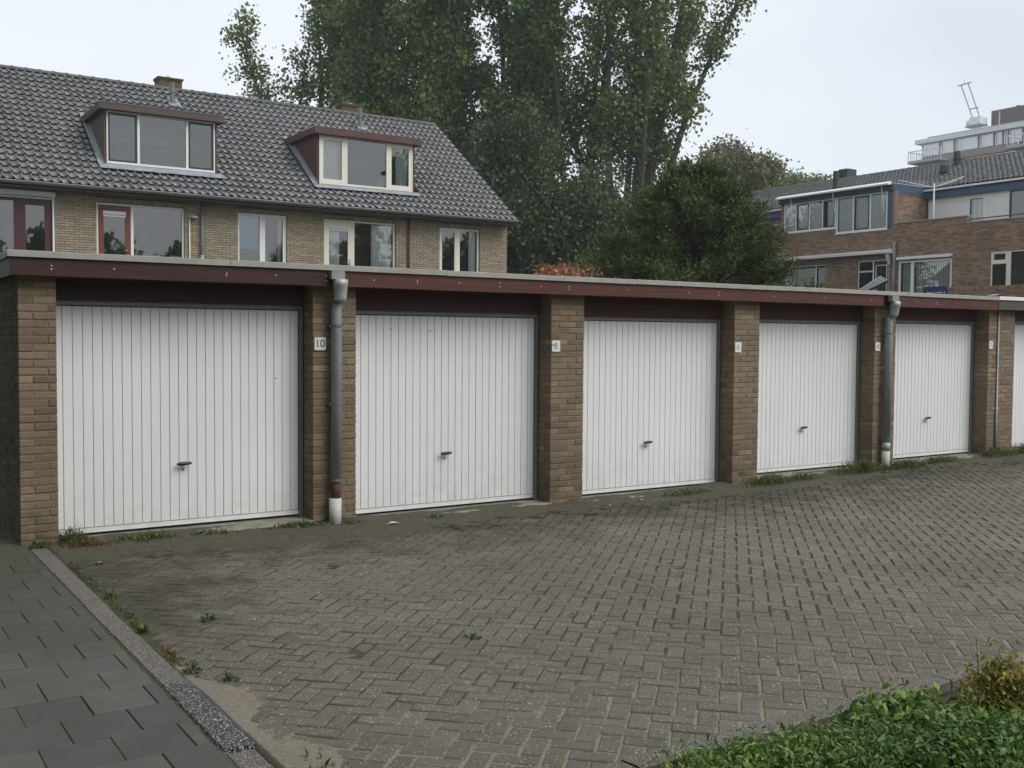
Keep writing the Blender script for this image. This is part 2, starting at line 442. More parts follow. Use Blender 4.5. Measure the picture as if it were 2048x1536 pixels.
M['poplar_leaf'] = leaf_mat('poplar_leaf', (0.078, 0.128, 0.038), (0.120, 0.185, 0.054), (0.175, 0.245, 0.076), (0.28, 0.25, 0.06), trans=0.35, clump=0.4)
M['dark_leaf'] = leaf_mat('dark_leaf', (0.042, 0.068, 0.030), (0.062, 0.094, 0.038), (0.092, 0.13, 0.052), trans=0.3, clump=0.5)
M['yew_leaf'] = leaf_mat('yew_leaf', (0.040, 0.066, 0.019), (0.070, 0.106, 0.028), (0.118, 0.155, 0.040), (0.14, 0.10, 0.032), 0.12, 1.1)
M['orange_leaf'] = leaf_mat('orange_leaf', (0.20, 0.085, 0.045), (0.31, 0.14, 0.075), (0.38, 0.20, 0.11))
M['chestnut_leaf'] = leaf_mat('chestnut_leaf', (0.085, 0.112, 0.038), (0.14, 0.150, 0.055), (0.20, 0.165, 0.07), (0.25, 0.13, 0.05))
M['light_leaf'] = leaf_mat('light_leaf', (0.10, 0.17, 0.045), (0.16, 0.245, 0.065), (0.22, 0.30, 0.09))
M['weed_leaf'] = leaf_mat('weed_leaf', (0.055, 0.084, 0.024), (0.095, 0.135, 0.038), (0.145, 0.18, 0.058), (0.27, 0.23, 0.1), clump=4)
M['dry_weed'] = leaf_mat('dry_weed', (0.10, 0.065, 0.025), (0.17, 0.10, 0.04), (0.2, 0.15, 0.06), clump=4)
M['plant_leaf'] = leaf_mat('plant_leaf', (0.060, 0.112, 0.020), (0.125, 0.21, 0.040), (0.22, 0.315, 0.075), (0.36, 0.36, 0.13), clump=5)
M['ivy_leaf'] = leaf_mat('ivy_leaf', (0.048, 0.096, 0.020), (0.095, 0.175, 0.040), (0.175, 0.275, 0.068), clump=5)
M['yellow_leaf'] = leaf_mat('yellow_leaf', (0.13, 0.14, 0.025), (0.24, 0.22, 0.04), (0.36, 0.30, 0.07), (0.2, 0.12, 0.04), clump=4)

# ------------------------------------------------------------------ geometry helpers
class Facade:
    """A wall plane: u runs along it, o sticks out of it, z is up."""

    def __init__(s, origin, u, out):
        s.o, s.u, s.n = Vector(origin), Vector(u), Vector(out)

    def __call__(s, u, o, z):
        return s.o + s.u * u + s.n * o + Vector((0, 0, z))


WORLD = Facade((0, 0, 0), (1, 0, 0), (0, 1, 0))
WPOS = {}


class MB:
    def __init__(s):
        s.v, s.f = [], []

    def quad(s, a, b, c, d):
        k = len(s.v); s.v += [tuple(a), tuple(b), tuple(c), tuple(d)]; s.f.append((k, k + 1, k + 2, k + 3))

    def poly(s, pts):
        k = len(s.v); s.v += [tuple(p) for p in pts]; s.f.append(tuple(range(k, k + len(pts))))

    def hexa(s, p):
        """p: 8 corners, bottom ring then top ring"""
        k = len(s.v); s.v += [tuple(q) for q in p]
        for f in ((0, 3, 2, 1), (4, 5, 6, 7), (0, 1, 5, 4), (1, 2, 6, 5), (2, 3, 7, 6), (3, 0, 4, 7)):
            s.f.append(tuple(k + i for i in f))

    def box(s, F, u0, u1, o0, o1, z0, z1):
        s.hexa([F(u0, o0, z0), F(u1, o0, z0), F(u1, o1, z0), F(u0, o1, z0), F(u0, o0, z1), F(u1, o0, z1), F(u1, o1, z1), F(u0, o1, z1)])

    def prism(s, ring_a, ring_b):
        n = len(ring_a); k = len(s.v)
        s.v += [tuple(p) for p in ring_a] + [tuple(p) for p in ring_b]
        s.f.append(tuple(k + i for i in reversed(range(n)))); s.f.append(tuple(k + n + i for i in range(n)))
        for i in range(n):
            j = (i + 1) % n
            s.f.append((k + i, k + j, k + n + j, k + n + i))

    def tube(s, pts, radii, n=8, cap=True):
        pts = [Vector(p) for p in pts]
        if isinstance(radii, (int, float)):
            radii = [radii] * len(pts)
        k0 = len(s.v)
        ref = None
        for i, p in enumerate(pts):
            t = (pts[min(i + 1, len(pts) - 1)] - pts[max(i - 1, 0)]).normalized()
            if ref is None:
                ref = t.orthogonal().normalized()
            ref = (ref - t * ref.dot(t)).normalized()
            b = t.cross(ref)
            for q in range(n):
                a = 2 * math.pi * q / n
                s.v.append(tuple(p + (ref * math.cos(a) + b * math.sin(a)) * radii[i]))
        for i in range(len(pts) - 1):
            for q in range(n):
                a, b2 = k0 + i * n + q, k0 + i * n + (q + 1) % n
                s.f.append((a, b2, b2 + n, a + n))
        if cap:
            s.f.append(tuple(k0 + q for q in reversed(range(n))))
            e = k0 + (len(pts) - 1) * n
            s.f.append(tuple(e + q for q in range(n)))

    def chamfer(s, F, u0, u1, o0, o1, z0, z1, c):
        """box with its o1 face chamfered by c; open at the back"""
        k = len(s.v)
        for u, o, z in ((u0, o0, z0), (u1, o0, z0), (u1, o0, z1), (u0, o0, z1), (u0, o1 - c, z0), (u1, o1 - c, z0), (u1, o1 - c, z1), (u0, o1 - c, z1),
                        (u0 + c, o1, z0 + c), (u1 - c, o1, z0 + c), (u1 - c, o1, z1 - c), (u0 + c, o1, z1 - c)):
            s.v.append(tuple(F(u, o, z)))
        for i in range(4):
            j = (i + 1) % 4
            s.f.append((k + i, k + j, k + 4 + j, k + 4 + i)); s.f.append((k + 4 + i, k + 4 + j, k + 8 + j, k + 8 + i))
        s.f.append((k + 8, k + 9, k + 10, k + 11))

    def mesh(s, name, mat, off=(0, 0, 0), smooth=False):
        me = bpy.data.meshes.new(name)
        o = Vector(off)
        me.from_pydata([(v[0] - o.x, v[1] - o.y, v[2] - o.z) for v in s.v], [], s.f)
        if mat is not None:
            me.materials.append(M[mat] if isinstance(mat, str) else mat)
        if smooth:
            me.polygons.foreach_set('use_smooth', [True] * len(me.polygons))
        me.update()
        return me


def place(name, me, parent=None, at=(0, 0, 0), rot=None):
    ob = bpy.data.objects.new(name, me)
    COL.objects.link(ob)
    at = Vector(at)
    if parent is not None:
        ob.parent = parent
        ob.location = at - WPOS[parent.name]
    else:
        ob.location = at
    if rot is not None:
        ob.rotation_euler = rot
    WPOS[ob.name] = at
    return ob


def thing(name, at, label, cat, group=None):
    e = place(name, None, None, at)
    e['label'], e['category'] = label, cat
    if group:
        e['group'] = group
    return e


def tag(o, label=None, cat=None, group=None, kind=None):
    for k, v in (('label', label), ('category', cat), ('group', group), ('kind', kind)):
        if v:
            o[k] = v
    return o


def part(name, mb, mat, parent=None, at=None, smooth=False):
    """Links mb (world coordinates) as one object with its origin at `at` (or the parent's)."""
    if at is None:
        at = WPOS[parent.name] if parent is not None else Vector((0, 0, 0))
    return place(name, mb.mesh(name, mat, at, smooth), parent, at)


def one_box(name, F, dims, mat, parent):
    mb = MB(); mb.box(F, *dims)
    return part(name, mb, mat, parent)


def np_mesh(name, V, Q, mat, smooth=False):
    """V (n,3), Q (m,k) arrays -> mesh"""
    me = bpy.data.meshes.new(name)
    m, k = Q.shape
    me.vertices.add(len(V)); me.vertices.foreach_set('co', np.ascontiguousarray(V, np.float32).ravel())
    me.loops.add(m * k); me.loops.foreach_set('vertex_index', np.ascontiguousarray(Q, np.int32).ravel())
    me.polygons.add(m); me.polygons.foreach_set('loop_start', np.arange(0, m * k, k, dtype=np.int32))
    if smooth:
        me.polygons.foreach_set('use_smooth', np.ones(m, bool))
    me.materials.append(M[mat])
    me.update(calc_edges=True)
    return me


def replicate(tmplV, tmplF, mats):
    """copies of a template (numpy verts, list of faces) under 4x4-like (rot 3x3, offset) -> MB"""
    mb = MB()
    for A, b in mats:
        k = len(mb.v)
        mb.v += [tuple(r) for r in (tmplV @ A.T + b)]
        mb.f += [tuple(k + i for i in f) for f in tmplF]
    return mb


# ------------------------------------------------------------------ bricks
BRICK_MESH = {}
COURSE, JOINT, BLEN = 0.0625, 0.011, 0.215


def spans(u0, u1, z0, z1, holes):
    cuts = [(u0, u1)]
    for a, b, c, d in holes:
        if min(z1, d) - max(z0, c) > 0.35 * (z1 - z0):
            nxt = []
            for s, e in cuts:
                if b <= s or a >= e:
                    nxt.append((s, e)); continue
                if a > s + 0.02: nxt.append((s, a))
                if b < e - 0.02: nxt.append((b, e))
            cuts = nxt
    return cuts


def wall_bricks(u0, u1, z0, z1, holes=(), shift=0.0, course=COURSE):
    """running bond; list of (ua, ub, za, zb)"""
    out = []
    k = 0
    z = z0
    while z < z1 - 0.02:
        zt = min(z + course - JOINT, z1)
        for s, e in spans(u0, u1, z, zt, holes):
            ph = shift + (0.1125 if k % 2 else 0.0) + random.choice((0, 0, 0, 0.1125)) * (1 if k % 5 == 3 else 0)
            i = math.floor((s - ph) / (BLEN + 0.01))
            cur = s
            while cur < e - 0.005:
                i += 1
                nx = min(ph + i * (BLEN + 0.01), e)
                if e - nx < 0.035: nx = e
                if nx - cur > 0.03:
                    out.append((cur, nx - (0.01 if nx < e else 0), z, zt))
                cur = nx
        z += course; k += 1
    return out


def soldier(u0, u1, z0, z1, pitch=0.0625):
    n = max(1, round((u1 - u0) / pitch)); p = (u1 - u0) / n
    return [(u0 + i * p, u0 + (i + 1) * p - 0.01, z0, z1) for i in range(n)]


def brick_mesh(F, du, dz, depth, mat):
    key = (round(du, 3), round(dz, 3), round(depth, 3), tuple(F.u), tuple(F.n), mat)
    if key not in BRICK_MESH:
        mb = MB()
        G = Facade((0, 0, 0), F.u, F.n)
        mb.chamfer(G, -du / 2, du / 2, -depth, 0, -dz / 2, dz / 2, 0.004)
        BRICK_MESH[key] = mb.mesh('brick', mat)
    return BRICK_MESH[key]


def lay(walls, parent, mat, limit=300):
    """walls: list of (Facade, bricks, depth, proud). The largest in view become objects, the rest one joined part."""
    allb = []
    for F, bricks, depth, proud in walls:
        for (a, b, c, d) in bricks:
            a, b = round(a, 2), round(b, 2)
            if b - a < 0.03: continue
            p = F((a + b) / 2, proud, (c + d) / 2)
            allb.append((seen(*p) / max(0.05, (b - a)) ** 0.3, F, b - a, d - c, depth, p + F.n * random.uniform(-0.0035, 0.0015) + Vector((0, 0, random.uniform(-0.0012, 0.0012)))))
    allb.sort(key=lambda t: t[0])
    for _k, F, du, dz, depth, p in allb[:limit]:
        place('brick', brick_mesh(F, du, dz, depth, mat), parent, p)
    rest = allb[limit:]
    if rest:
        mb = MB()
        for _k, F, du, dz, depth, p in rest:
            G = Facade(p, F.u, F.n)
            mb.chamfer(G, -du / 2, du / 2, -depth, 0, -dz / 2, dz / 2, 0.004)
        o = part('brickwork', mb, mat, parent)
        o['kind'] = 'stuff'


def panel(F, u0, u1, z0, z1, holes, back, front, mb):
    """wall slab with rectangular openings"""
    us = sorted({u0, u1, *[x for h in holes for x in h[:2] if u0 < x < u1]})
    zs = sorted({z0, z1, *[x for h in holes for x in h[2:] if z0 < x < z1]})
    for i in range(len(us) - 1):
        j = 0
        while j < len(zs) - 1:
            def solid(jj):
                cu, cz = (us[i] + us[i + 1]) / 2, (zs[jj] + zs[jj + 1]) / 2
                return not any(a < cu < b and c < cz < d for a, b, c, d in holes)
            if not solid(j):
                j += 1; continue
            k = j
            while k + 1 < len(zs) - 1 and solid(k + 1): k += 1
            mb.box(F, us[i], us[i + 1], back, front, zs[j], zs[k + 1])
            j = k + 1


# ------------------------------------------------------------------ ground and paving
def sag(x, y):
    """The paving dips a little in front of the middle garages."""
    xs = (1.4, 2.6, 5.3, 7.9, 10.5, 13.0, 15.0, 40.0)
    gs = (-0.02, -0.045, -0.085, -0.098, -0.045, -0.012, 0.0, 0.0)
    g = float(np.interp(x, xs, gs))
    t = min(1.0, max(0.0, (y - 3.6) / 5.0))
    return g * t * t * (3 - 2 * t)


mb = MB()
mb.quad((-60, -60, -0.16), (150, -60, -0.16), (150, 130, -0.16), (-60, 130, -0.16))
tag(part('ground', mb, 'garden'), kind='structure')

mb = MB()
nx, ny = 72, 22
xs = np.linspace(1.455, 26.0, nx); ys = np.linspace(3.16, 9.26, ny)
for y in ys:
    for x in xs:
        mb.v.append((x, y, sag(x, y) - 0.0098))
for j in range(ny - 1):
    for i in range(nx - 1):
        k = j * nx + i
        mb.f.append((k, k + 1, k + nx + 1, k + nx))
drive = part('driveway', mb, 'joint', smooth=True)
tag(drive, kind='structure')

# herringbone at 45 degrees
W = 0.0965
c45 = math.sqrt(0.5)
pav = []
N = 200
for i in range(-45, 290):
    for j in range(-200, 160):
        k = (i - j) % 4
        if k == 0:
            cu, cv, ang = i + 1.0, j + 0.5, R(45)
        elif k == 3:
            cu, cv, ang = i + 0.5, j + 1.0, R(135)
        else:
            continue
        x, y = (cu - cv) * c45 * W + 1.0, (cu + cv) * c45 * W + 0.5
        if 1.50 < x < 25.8 and 3.09 < y < 9.12 and (x < 19 or y < 9.1):
            pav.append((x, y, ang))


def paver_template(l, w, h=0.045, c=0.006):
    mb = MB()
    G = Facade((0, 0, 0), (1, 0, 0), (0, 0, 1))
    # chamfered top, open bottom; ring of 4 at the base, 4 below the chamfer, 4 on top
    k = 0
    for u, v, z in ((-l, -w, -h), (l, -w, -h), (l, w, -h), (-l, w, -h), (-l, -w, -c), (l, -w, -c), (l, w, -c), (-l, w, -c), (-l + c, -w + c, 0), (l - c, -w + c, 0), (l - c, w - c, 0), (-l + c, w - c, 0)):
        mb.v.append((u, v, z))
    for i in range(4):
        j = (i + 1) % 4
        mb.f += [(i, j, 4 + j, 4 + i), (4 + i, 4 + j, 8 + j, 8 + i)]
    mb.f.append((8, 9, 10, 11))
    return mb


pt = paver_template(0.0908, 0.0424, 0.045, 0.0045)
pme = pt.mesh('paver', 'paver')
PV, PF = np.array(pt.v), pt.f
order = sorted(pav, key=lambda p: seen(p[0], p[1], 0))
rest = []
for idx, (x, y, a) in enumerate(order):
    z = sag(x, y) - 0.0045 + random.gauss(0, 0.0012) + 0.0035 * mnoise.noise((x * 1.3, y * 1.3, 0.0)) - (0.002 if random.random() < 0.05 else 0)
    if y > 7.9: z -= 0.006 * min(1, (y - 7.9))
    tx, ty, a2 = random.gauss(0, 0.008), random.gauss(0, 0.008), a + random.gauss(0, 0.02)
    x += random.gauss(0, 0.0026); y += random.gauss(0, 0.0026)
    if idx < 300:
        place('paver', pme, drive, (x, y, z), (tx, ty, a2))
    else:
        ca, sa = math.cos(a2), math.sin(a2)
        A = np.array([[ca, -sa, 0], [sa, ca, 0], [tx, ty, 1]])
        rest.append((A, np.array([x, y, z])))
o = part('paving', replicate(PV, PF, rest), 'paver', drive)
o['kind'] = 'stuff'

# kerb on the left, in blocks, and the tiled pavement beyond it
mb = MB(); mb.box(WORLD, 1.28, 1.47, 2.0, 9.0, -0.15, -0.03)
kerb = part('kerb', mb, 'soil'); tag(kerb, kind='structure')
ky = [2.1, 3.1, 4.075, 5.012, 5.95, 6.9, 7.85, 8.8]
for i in range(len(ky) - 1):
    mb = MB()
    coarse = i == 2
    dz = {2: 0.005, 1: -0.010}.get(i, random.uniform(-0.004, 0.004))
    w = 0.006 if coarse else 0.0
    y0, y1 = ky[i] + 0.006, ky[i + 1] - 0.006
    n = 10
    rows = []
    for q in range(n + 1):
        y = y0 + (y1 - y0) * q / n
        j = random.uniform(-0.004, 0.004)
        rows.append([(1.312 - w, y, -0.12), (1.312 - w + j, y, -0.016 + dz), (1.325 - w + j, y, dz), (1.435 + w + j, y, dz - 0.003), (1.456 + w + j, y, -0.022 + dz), (1.458 + w, y, -0.12)])
    for r0, r1 in zip(rows, rows[1:]):
        for q in range(5):
            mb.quad(r0[q], r0[q + 1], r1[q + 1], r1[q])
    mb.poly(rows[0]); mb.poly(list(reversed(rows[-1])))
    ks = part('kerb_stone', mb, 'kerb_coarse' if coarse else 'kerb_fine', kerb, ((1.38), (y0 + y1) / 2, 0))
    if coarse: ks['label'] = 'dark kerb stone of coarse washed pebbles'

mb = MB(); mb.quad((-8, -2, -0.006), (1.312, -2, -0.006), (1.312, 16, -0.006), (-8, 16, -0.006))
pave = part('pavement', mb, 'slab_joint'); tag(pave, kind='structure')
slabs = []
row, y = 0, 4.195 - 0.2905 * 12
while y < 13.5:
    off = 0.965 if row % 2 == 0 else 1.0995
    xs2 = []
    x = off + 0.2745 * 2
    edge = 1.298
    xr = edge
    x = off + 0.2745
    while x > edge - 0.02: x -= 0.2745
    while xr > -3.0:
        if xr - x > 0.03: slabs.append((x, xr, y, y + 0.2905))
        xr, x = x, x - 0.2745
    row += 1; y += 0.2905
slabs.sort(key=lambda s: seen((s[0] + s[1]) / 2, (s[2] + s[3]) / 2, 0))
SLAB = {}
rest = []
for i, (a, b, c, d) in enumerate(slabs):
    l, w = (b - a) / 2 - 0.0026, (d - c) / 2 - 0.0026
    key = (round(l, 3), round(w, 3))
    if key not in SLAB:
        t = paver_template(l, w, 0.05, 0.003)
        SLAB[key] = (t.mesh('paving_tile', 'slab'), np.array(t.v), t.f)
    z = random.gauss(0, 0.0015)
    rot = (random.gauss(0, 0.003), random.gauss(0, 0.003), random.gauss(0, 0.004))
    if i < 260:
        place('paving_tile', SLAB[key][0], pave, ((a + b) / 2, (c + d) / 2, z), rot)
    else:
        rest.append((SLAB[key], ((a + b) / 2, (c + d) / 2, z)))
mb = MB()
for (me, V, Fc), p in rest:
    k = len(mb.v); mb.v += [tuple(r) for r in (V + np.array(p))]; mb.f += [tuple(k + q for q in f) for f in Fc]
if rest:
    o = part('tiling', mb, 'slab', pave); o['kind'] = 'stuff'

# kerb and planting bed on the right
mb = MB(); mb.box(WORLD, 1.5, 14.0, 3.02, 3.15, -0.15, -0.03)
kerb2 = part('kerb', mb, 'soil'); tag(kerb2, kind='structure')
x = 1.6
while x < 13:
    mb = MB()
    j = random.uniform(-0.004, 0.004)
    mb.prism([(x + 0.005, 3.03, -0.1), (x + 0.005, 3.03, 0.012 + j), (x + 0.005, 3.04, 0.02 + j), (x + 0.005, 3.145, 0.012 + j), (x + 0.005, 3.16, -0.1)],
             [(x + 0.975, 3.03, -0.1), (x + 0.975, 3.03, 0.012 + j), (x + 0.975, 3.04, 0.02 + j), (x + 0.975, 3.145, 0.012 + j), (x + 0.975, 3.16, -0.1)])
    part('kerb_stone', mb, 'kerb_fine', kerb2, (x + 0.49, 3.09, 0))
    x += 0.98
mb = MB()
nx, ny = 50, 14
xs = np.linspace(1.4, 14, nx); ys = np.linspace(-1.5, 3.02, ny)
for y in ys:
    for x in xs: mb.v.append((x, y, -0.045 + 0.02 * random.random() * (y < 2.9)))
for jj in range(ny - 1):
    for i in range(nx - 1):
        k = jj * nx + i; mb.f.append((k, k + 1, k + nx + 1, k + nx))
tag(part('planting_bed', mb, 'soil', smooth=True), kind='structure')

# spilt sand beside the kerb: a thin heap that thins out into the joints

def drift(name, x0, x1, y0, y1, nx, ny, height, mat, label):
    mb = MB()
    for y in np.linspace(y0, y1, ny):
        for x in np.linspace(x0, x1, nx):
            mb.v.append((x, y, sag(x, y) + height(x, y)))
    for j in range(ny - 1):
        for i in range(nx - 1):
            k = j * nx + i
            mb.f.append((k, k + 1, k + nx + 1, k + nx))
    return tag(part(name, mb, mat, smooth=True), label=label, kind='stuff')


def nz(x, y, f):
    return mnoise.noise((x * f, y * f, 3.7)) * 0.6 + mnoise.noise((x * f * 2.3, y * f * 2.3, 9.1)) * 0.4


SY = (3.4, 3.6, 3.72, 3.85, 3.98, 4.1, 4.25, 4.4, 4.52, 4.65, 4.8, 4.95, 5.1, 5.3)
SW = (0.02, 0.06, 0.18, 0.25, 0.19, 0.10, 0.09, 0.10, 0.15, 0.20, 0.15, 0.06, 0.02, 0.0)


def sandh(x, y):
    w = float(np.interp(y, SY, SW))
    if x < 1.452: return -0.03
    t = (x - 1.455) - w
    return max(-0.016, min(0.006, -t * 0.075 - 0.004 + 0.010 * nz(x, y, 6) + 0.005 * nz(x, y, 25)))


drift('sand_spill', 1.442, 2.15, 3.3, 5.3, 70, 200, sandh, 'sand', 'pale sand spilt over the pavers beside the pebble kerb stone')


def dirth(x, y):
    if x < 1.45: return -0.03
    t = (y - 8.62 - 0.10 * math.sin(x * 1.1) + (0.25 if x < 4.3 else 0.0)) * 0.03
    t += max(0.0, y - 8.88) * 0.09 * (0.4 + 1.2 * max(0.0, nz(x, y, 1.7) + 0.4))
    return max(-0.03, min(0.034, t - 0.006 + 0.012 * nz(x, y, 3) + 0.010 * nz(x, y, 13)))


drift('dirt_strip', 1.44, 16.5, 8.1, 9.12, 420, 46, dirth, 'dirt', 'dark mossy dirt lying along the foot of the garages')

# ------------------------------------------------------------------ the row of garages
PIERS = [(1.285, 1.565), (3.735, 4.16), (6.387, 6.817), (9.047, 9.47), (11.61, 12.05), (14.165, 14.372)]
DOORZ = [(0.005, 1.897), (-0.045, 1.871), (-0.062, 1.858), (0.002, 1.872), (0.036, 1.900)]
FY = 9.0
FG = Facade((0, FY, 0), (1, 0, 0), (0, -1, 0))
gar = thing('garage_block', (7.8, 9.0, 0), 'row of five brick lock-up garages with white doors under one red-brown fascia', 'garage')


def pier(parent, x0, x1, back=9.27, ztop=2.13):
    mb = MB(); mb.box(WORLD, x0 + 0.0045, x1 - 0.0045, FY + 0.0045, back, -0.2, ztop)
    p = part('pier', mb, 'garage_mortar', parent, (x0, FY, 0))
    fr, sd = [], []
    z, k = -0.16, 0
    while z < ztop - 0.02:
        zt = z + COURSE - JOINT
        if k % 2 == 0:
            cur = x0
            first = True
        else:
            cur = x0 + 0.11
        cuts = [x0] if k % 2 == 0 else [x0, x0 + 0.11]
        c = cuts[-1]
        while c < x1 - 0.03:
            c = c + 0.219
            if x1 - c < 0.05: c = x1
            cuts.append(min(c, x1))
        for a, b in zip(cuts, cuts[1:]):
            fr.append((a, b - (0.01 if b < x1 else 0), z, zt))
        k += 1; z += COURSE
    return p, fr


def side_bricks(y0, y1, z0, z1):
    """face that looks left (-X): u runs away from the camera along +Y"""
    return wall_bricks(y0, y1, z0, z1)


walls_front = []
pier_obj = []
for i, (a, b) in enumerate(PIERS):
    p, fr = pier(gar, a, b)
    pier_obj.append((p, fr, a, b))


def jamb(x, y1, z1=2.13):
    """bricks of the pier's left face behind its front course"""
    out, z, k = [], -0.16, 0
    while z < z1 - 0.02:
        zt = z + COURSE - JOINT
        if k % 2 == 0: out += [(0.107, min(0.215 + 0.04, y1), z, zt)]
        else: out += [(0.218, y1, z, zt)]
        z += COURSE; k += 1
    return out


# choose the 300 largest bricks of the whole block; each belongs to its own pier
cand = []
for i, (p, fr, a, b) in enumerate(pier_obj):
    for r in fr: cand.append((p, FG, r, 0.1, 0.0, 'front'))
    FL = Facade((a, FY, 0), (0, 1, 0), (-1, 0, 0))
    if i == 0:
        z, k = -0.16, 0
        sidewall = wall_bricks(0.107, 5.6, -0.16, 2.13)
        for r in sidewall:
            kk = round((r[2] + 0.16) / COURSE)
            if kk % 2 and r[0] < 0.2: continue
            cand.append((p, FL, r, 0.1, 0.0, 'side'))
    else:
        for r in jamb(a, 0.22): cand.append((p, FL, r, 0.1, 0.0, 'side'))


def brick_solid(du, dz, F, depth):
    key = ('solid', round(du, 2), round(dz, 3), depth, tuple(F.u))
    if key not in BRICK_MESH:
        mb = MB(); G = Facade((0, 0, 0), F.u, F.n)
        mb.chamfer(G, -du / 2, du / 2, -depth, 0, -dz / 2, dz / 2, 0.004)
        BRICK_MESH[key] = mb.mesh('brick', 'garage_brick')
    return BRICK_MESH[key]


items = []
for p, F, (a, b, c, d), depth, proud, kind in cand:
    dep = depth
    if kind == 'front' and b - a < 0.115: dep = 0.21      # corner header
    q = F((a + b) / 2, random.uniform(-0.003, 0.003), (c + d) / 2 + random.uniform(-0.0015, 0.0015))
    items.append((seen(*q) - (0.25 if kind == 'front' else 0.0), p, F, round(b - a, 2), d - c, dep, q))
items.sort(key=lambda t: t[0])
for _k, p, F, du, dz, dep, q in items[:300]:
    place('brick', brick_solid(du, dz, F, dep), p, q)
groups = {}
for it in items[300:]:
    groups.setdefault(it[1].name, []).append(it)
for its in groups.values():
    mb = MB()
    for _k, p, F, du, dz, dep, q in its:
        G = Facade(q, F.u, F.n)
        mb.chamfer(G, -du / 2, du / 2, -dep, 0, -dz / 2, dz / 2, 0.004)
    o = part('brickwork', mb, 'garage_brick', its[0][1]); o['kind'] = 'stuff'

# side and back walls, roof slab
mb = MB(); mb.box(WORLD, 1.2895, 1.5, 9.28, 14.3, -0.2, 2.12); mb.box(WORLD, 1.291, 14.36, 14.3, 14.45, -0.2, 2.12)
for a, b in PIERS[1:]: mb.box(WORLD, a + 0.1, b - 0.1, 9.28, 14.3, -0.2, 2.12)
part('wall', mb, 'garage_mortar', gar)
mb = MB(); mb.box(WORLD, 1.26, 14.16, 8.93, 14.5, 2.135, 2.262)
part('flat_roof', mb, 'bitumen', gar)
mb = MB(); mb.box(WORLD, 1.24, 14.16, 8.916, 9.24, 2.119, 2.131)
part('soffit', mb, 'old_wood', gar)


def board(x0, x1, mat, parent, label=None, z0=2.112, z1=2.252, nails=()):
    mb = MB()
    n = max(2, int((x1 - x0) / 0.35))
    rows = []
    for q in range(n + 1):
        x = x0 + (x1 - x0) * q / n
        w = random.uniform(-0.002, 0.002)
        rows.append([(x, 8.91, z0 + w), (x, 8.878 + w, z0 + w), (x, 8.876 + w, z0 + 0.004 + w), (x, 8.876 + w, z1), (x, 8.91, z1)])
    for r0, r1 in zip(rows, rows[1:]):
        for q in range(5):
            mb.quad(r0[q], r0[(q + 1) % 5], r1[(q + 1) % 5], r1[q])
    mb.poly(list(reversed(rows[0]))); mb.poly(rows[-1])
    b = part('fascia_board', mb, mat, parent, (x0, 8.88, 2.18))
    if label: b['label'] = label
    for x in nails:
        if not (x0 < x < x1): continue
        zs = [2.185] if random.random() < 0.45 else [2.168, 2.200]
        for z in zs:
            place('nail', NAIL, b, (x + random.uniform(-0.004, 0.004), 8.8745, z + random.uniform(-0.01, 0.01)))
    return b


mb = MB(); mb.tube([(0, 0, 0), (0, -0.003, 0)], 0.0055, 8)
NAIL = mb.mesh('nail', 'paper')
NX = (1.51, 1.98, 2.9, 3.34, 3.81, 4.28, 4.74, 5.2, 5.67, 6.16, 6.52, 7.3, 8.2, 8.66, 9.57, 10.47, 11.36, 12.31, 12.74, 13.2, 13.58)
board(1.215, 3.835, 'old_wood', gar, 'dark weathered fascia board over the first garage door', nails=NX)
board(3.97, 11.62, 'red_wood', gar, nails=NX)
board(11.80, 14.17, 'red_wood', gar, nails=NX)
mb = MB(); mb.box(WORLD, 1.215, 1.245, 8.912, 14.5, 2.112, 2.252)
o = part('fascia_board', mb, 'grey_wood', gar, (1.23, 11.5, 2.18)); o['label'] = 'grey weathered fascia board along the side wall'


def coping(x0, x1, parent, zt=2.305, mat='coping'):
    mb = MB()
    sec = [(8.856, zt - 0.050), (8.856, zt - 0.004), (8.861, zt), (8.93, zt), (8.94, zt - 0.02), (8.95, zt - 0.050)]
    mb.prism([(x0, y, z) for y, z in sec], [(x1, y, z) for y, z in sec])
    return part('coping_strip', mb, mat, parent, (x0, 8.9, zt))


cx = [1.195, 2.93, 5.05, 7.42, 9.83, 12.1, 14.19]
for a, b in zip(cx, cx[1:]): coping(a + 0.002, b - 0.002, gar, 2.305 + random.uniform(-0.002, 0.002))
mb = MB(); mb.prism([(1.195, 8.951, 2.247), (1.195, 8.951, 2.303), (1.28, 8.951, 2.303), (1.28, 8.951, 2.247)], [(1.195, 14.52, 2.247), (1.195, 14.52, 2.303), (1.28, 14.52, 2.303), (1.28, 14.52, 2.247)])
part('coping_strip', mb, 'coping', gar, (1.23, 11.5, 2.3))

# threshold, lintel boards, doors
SLAT = {}


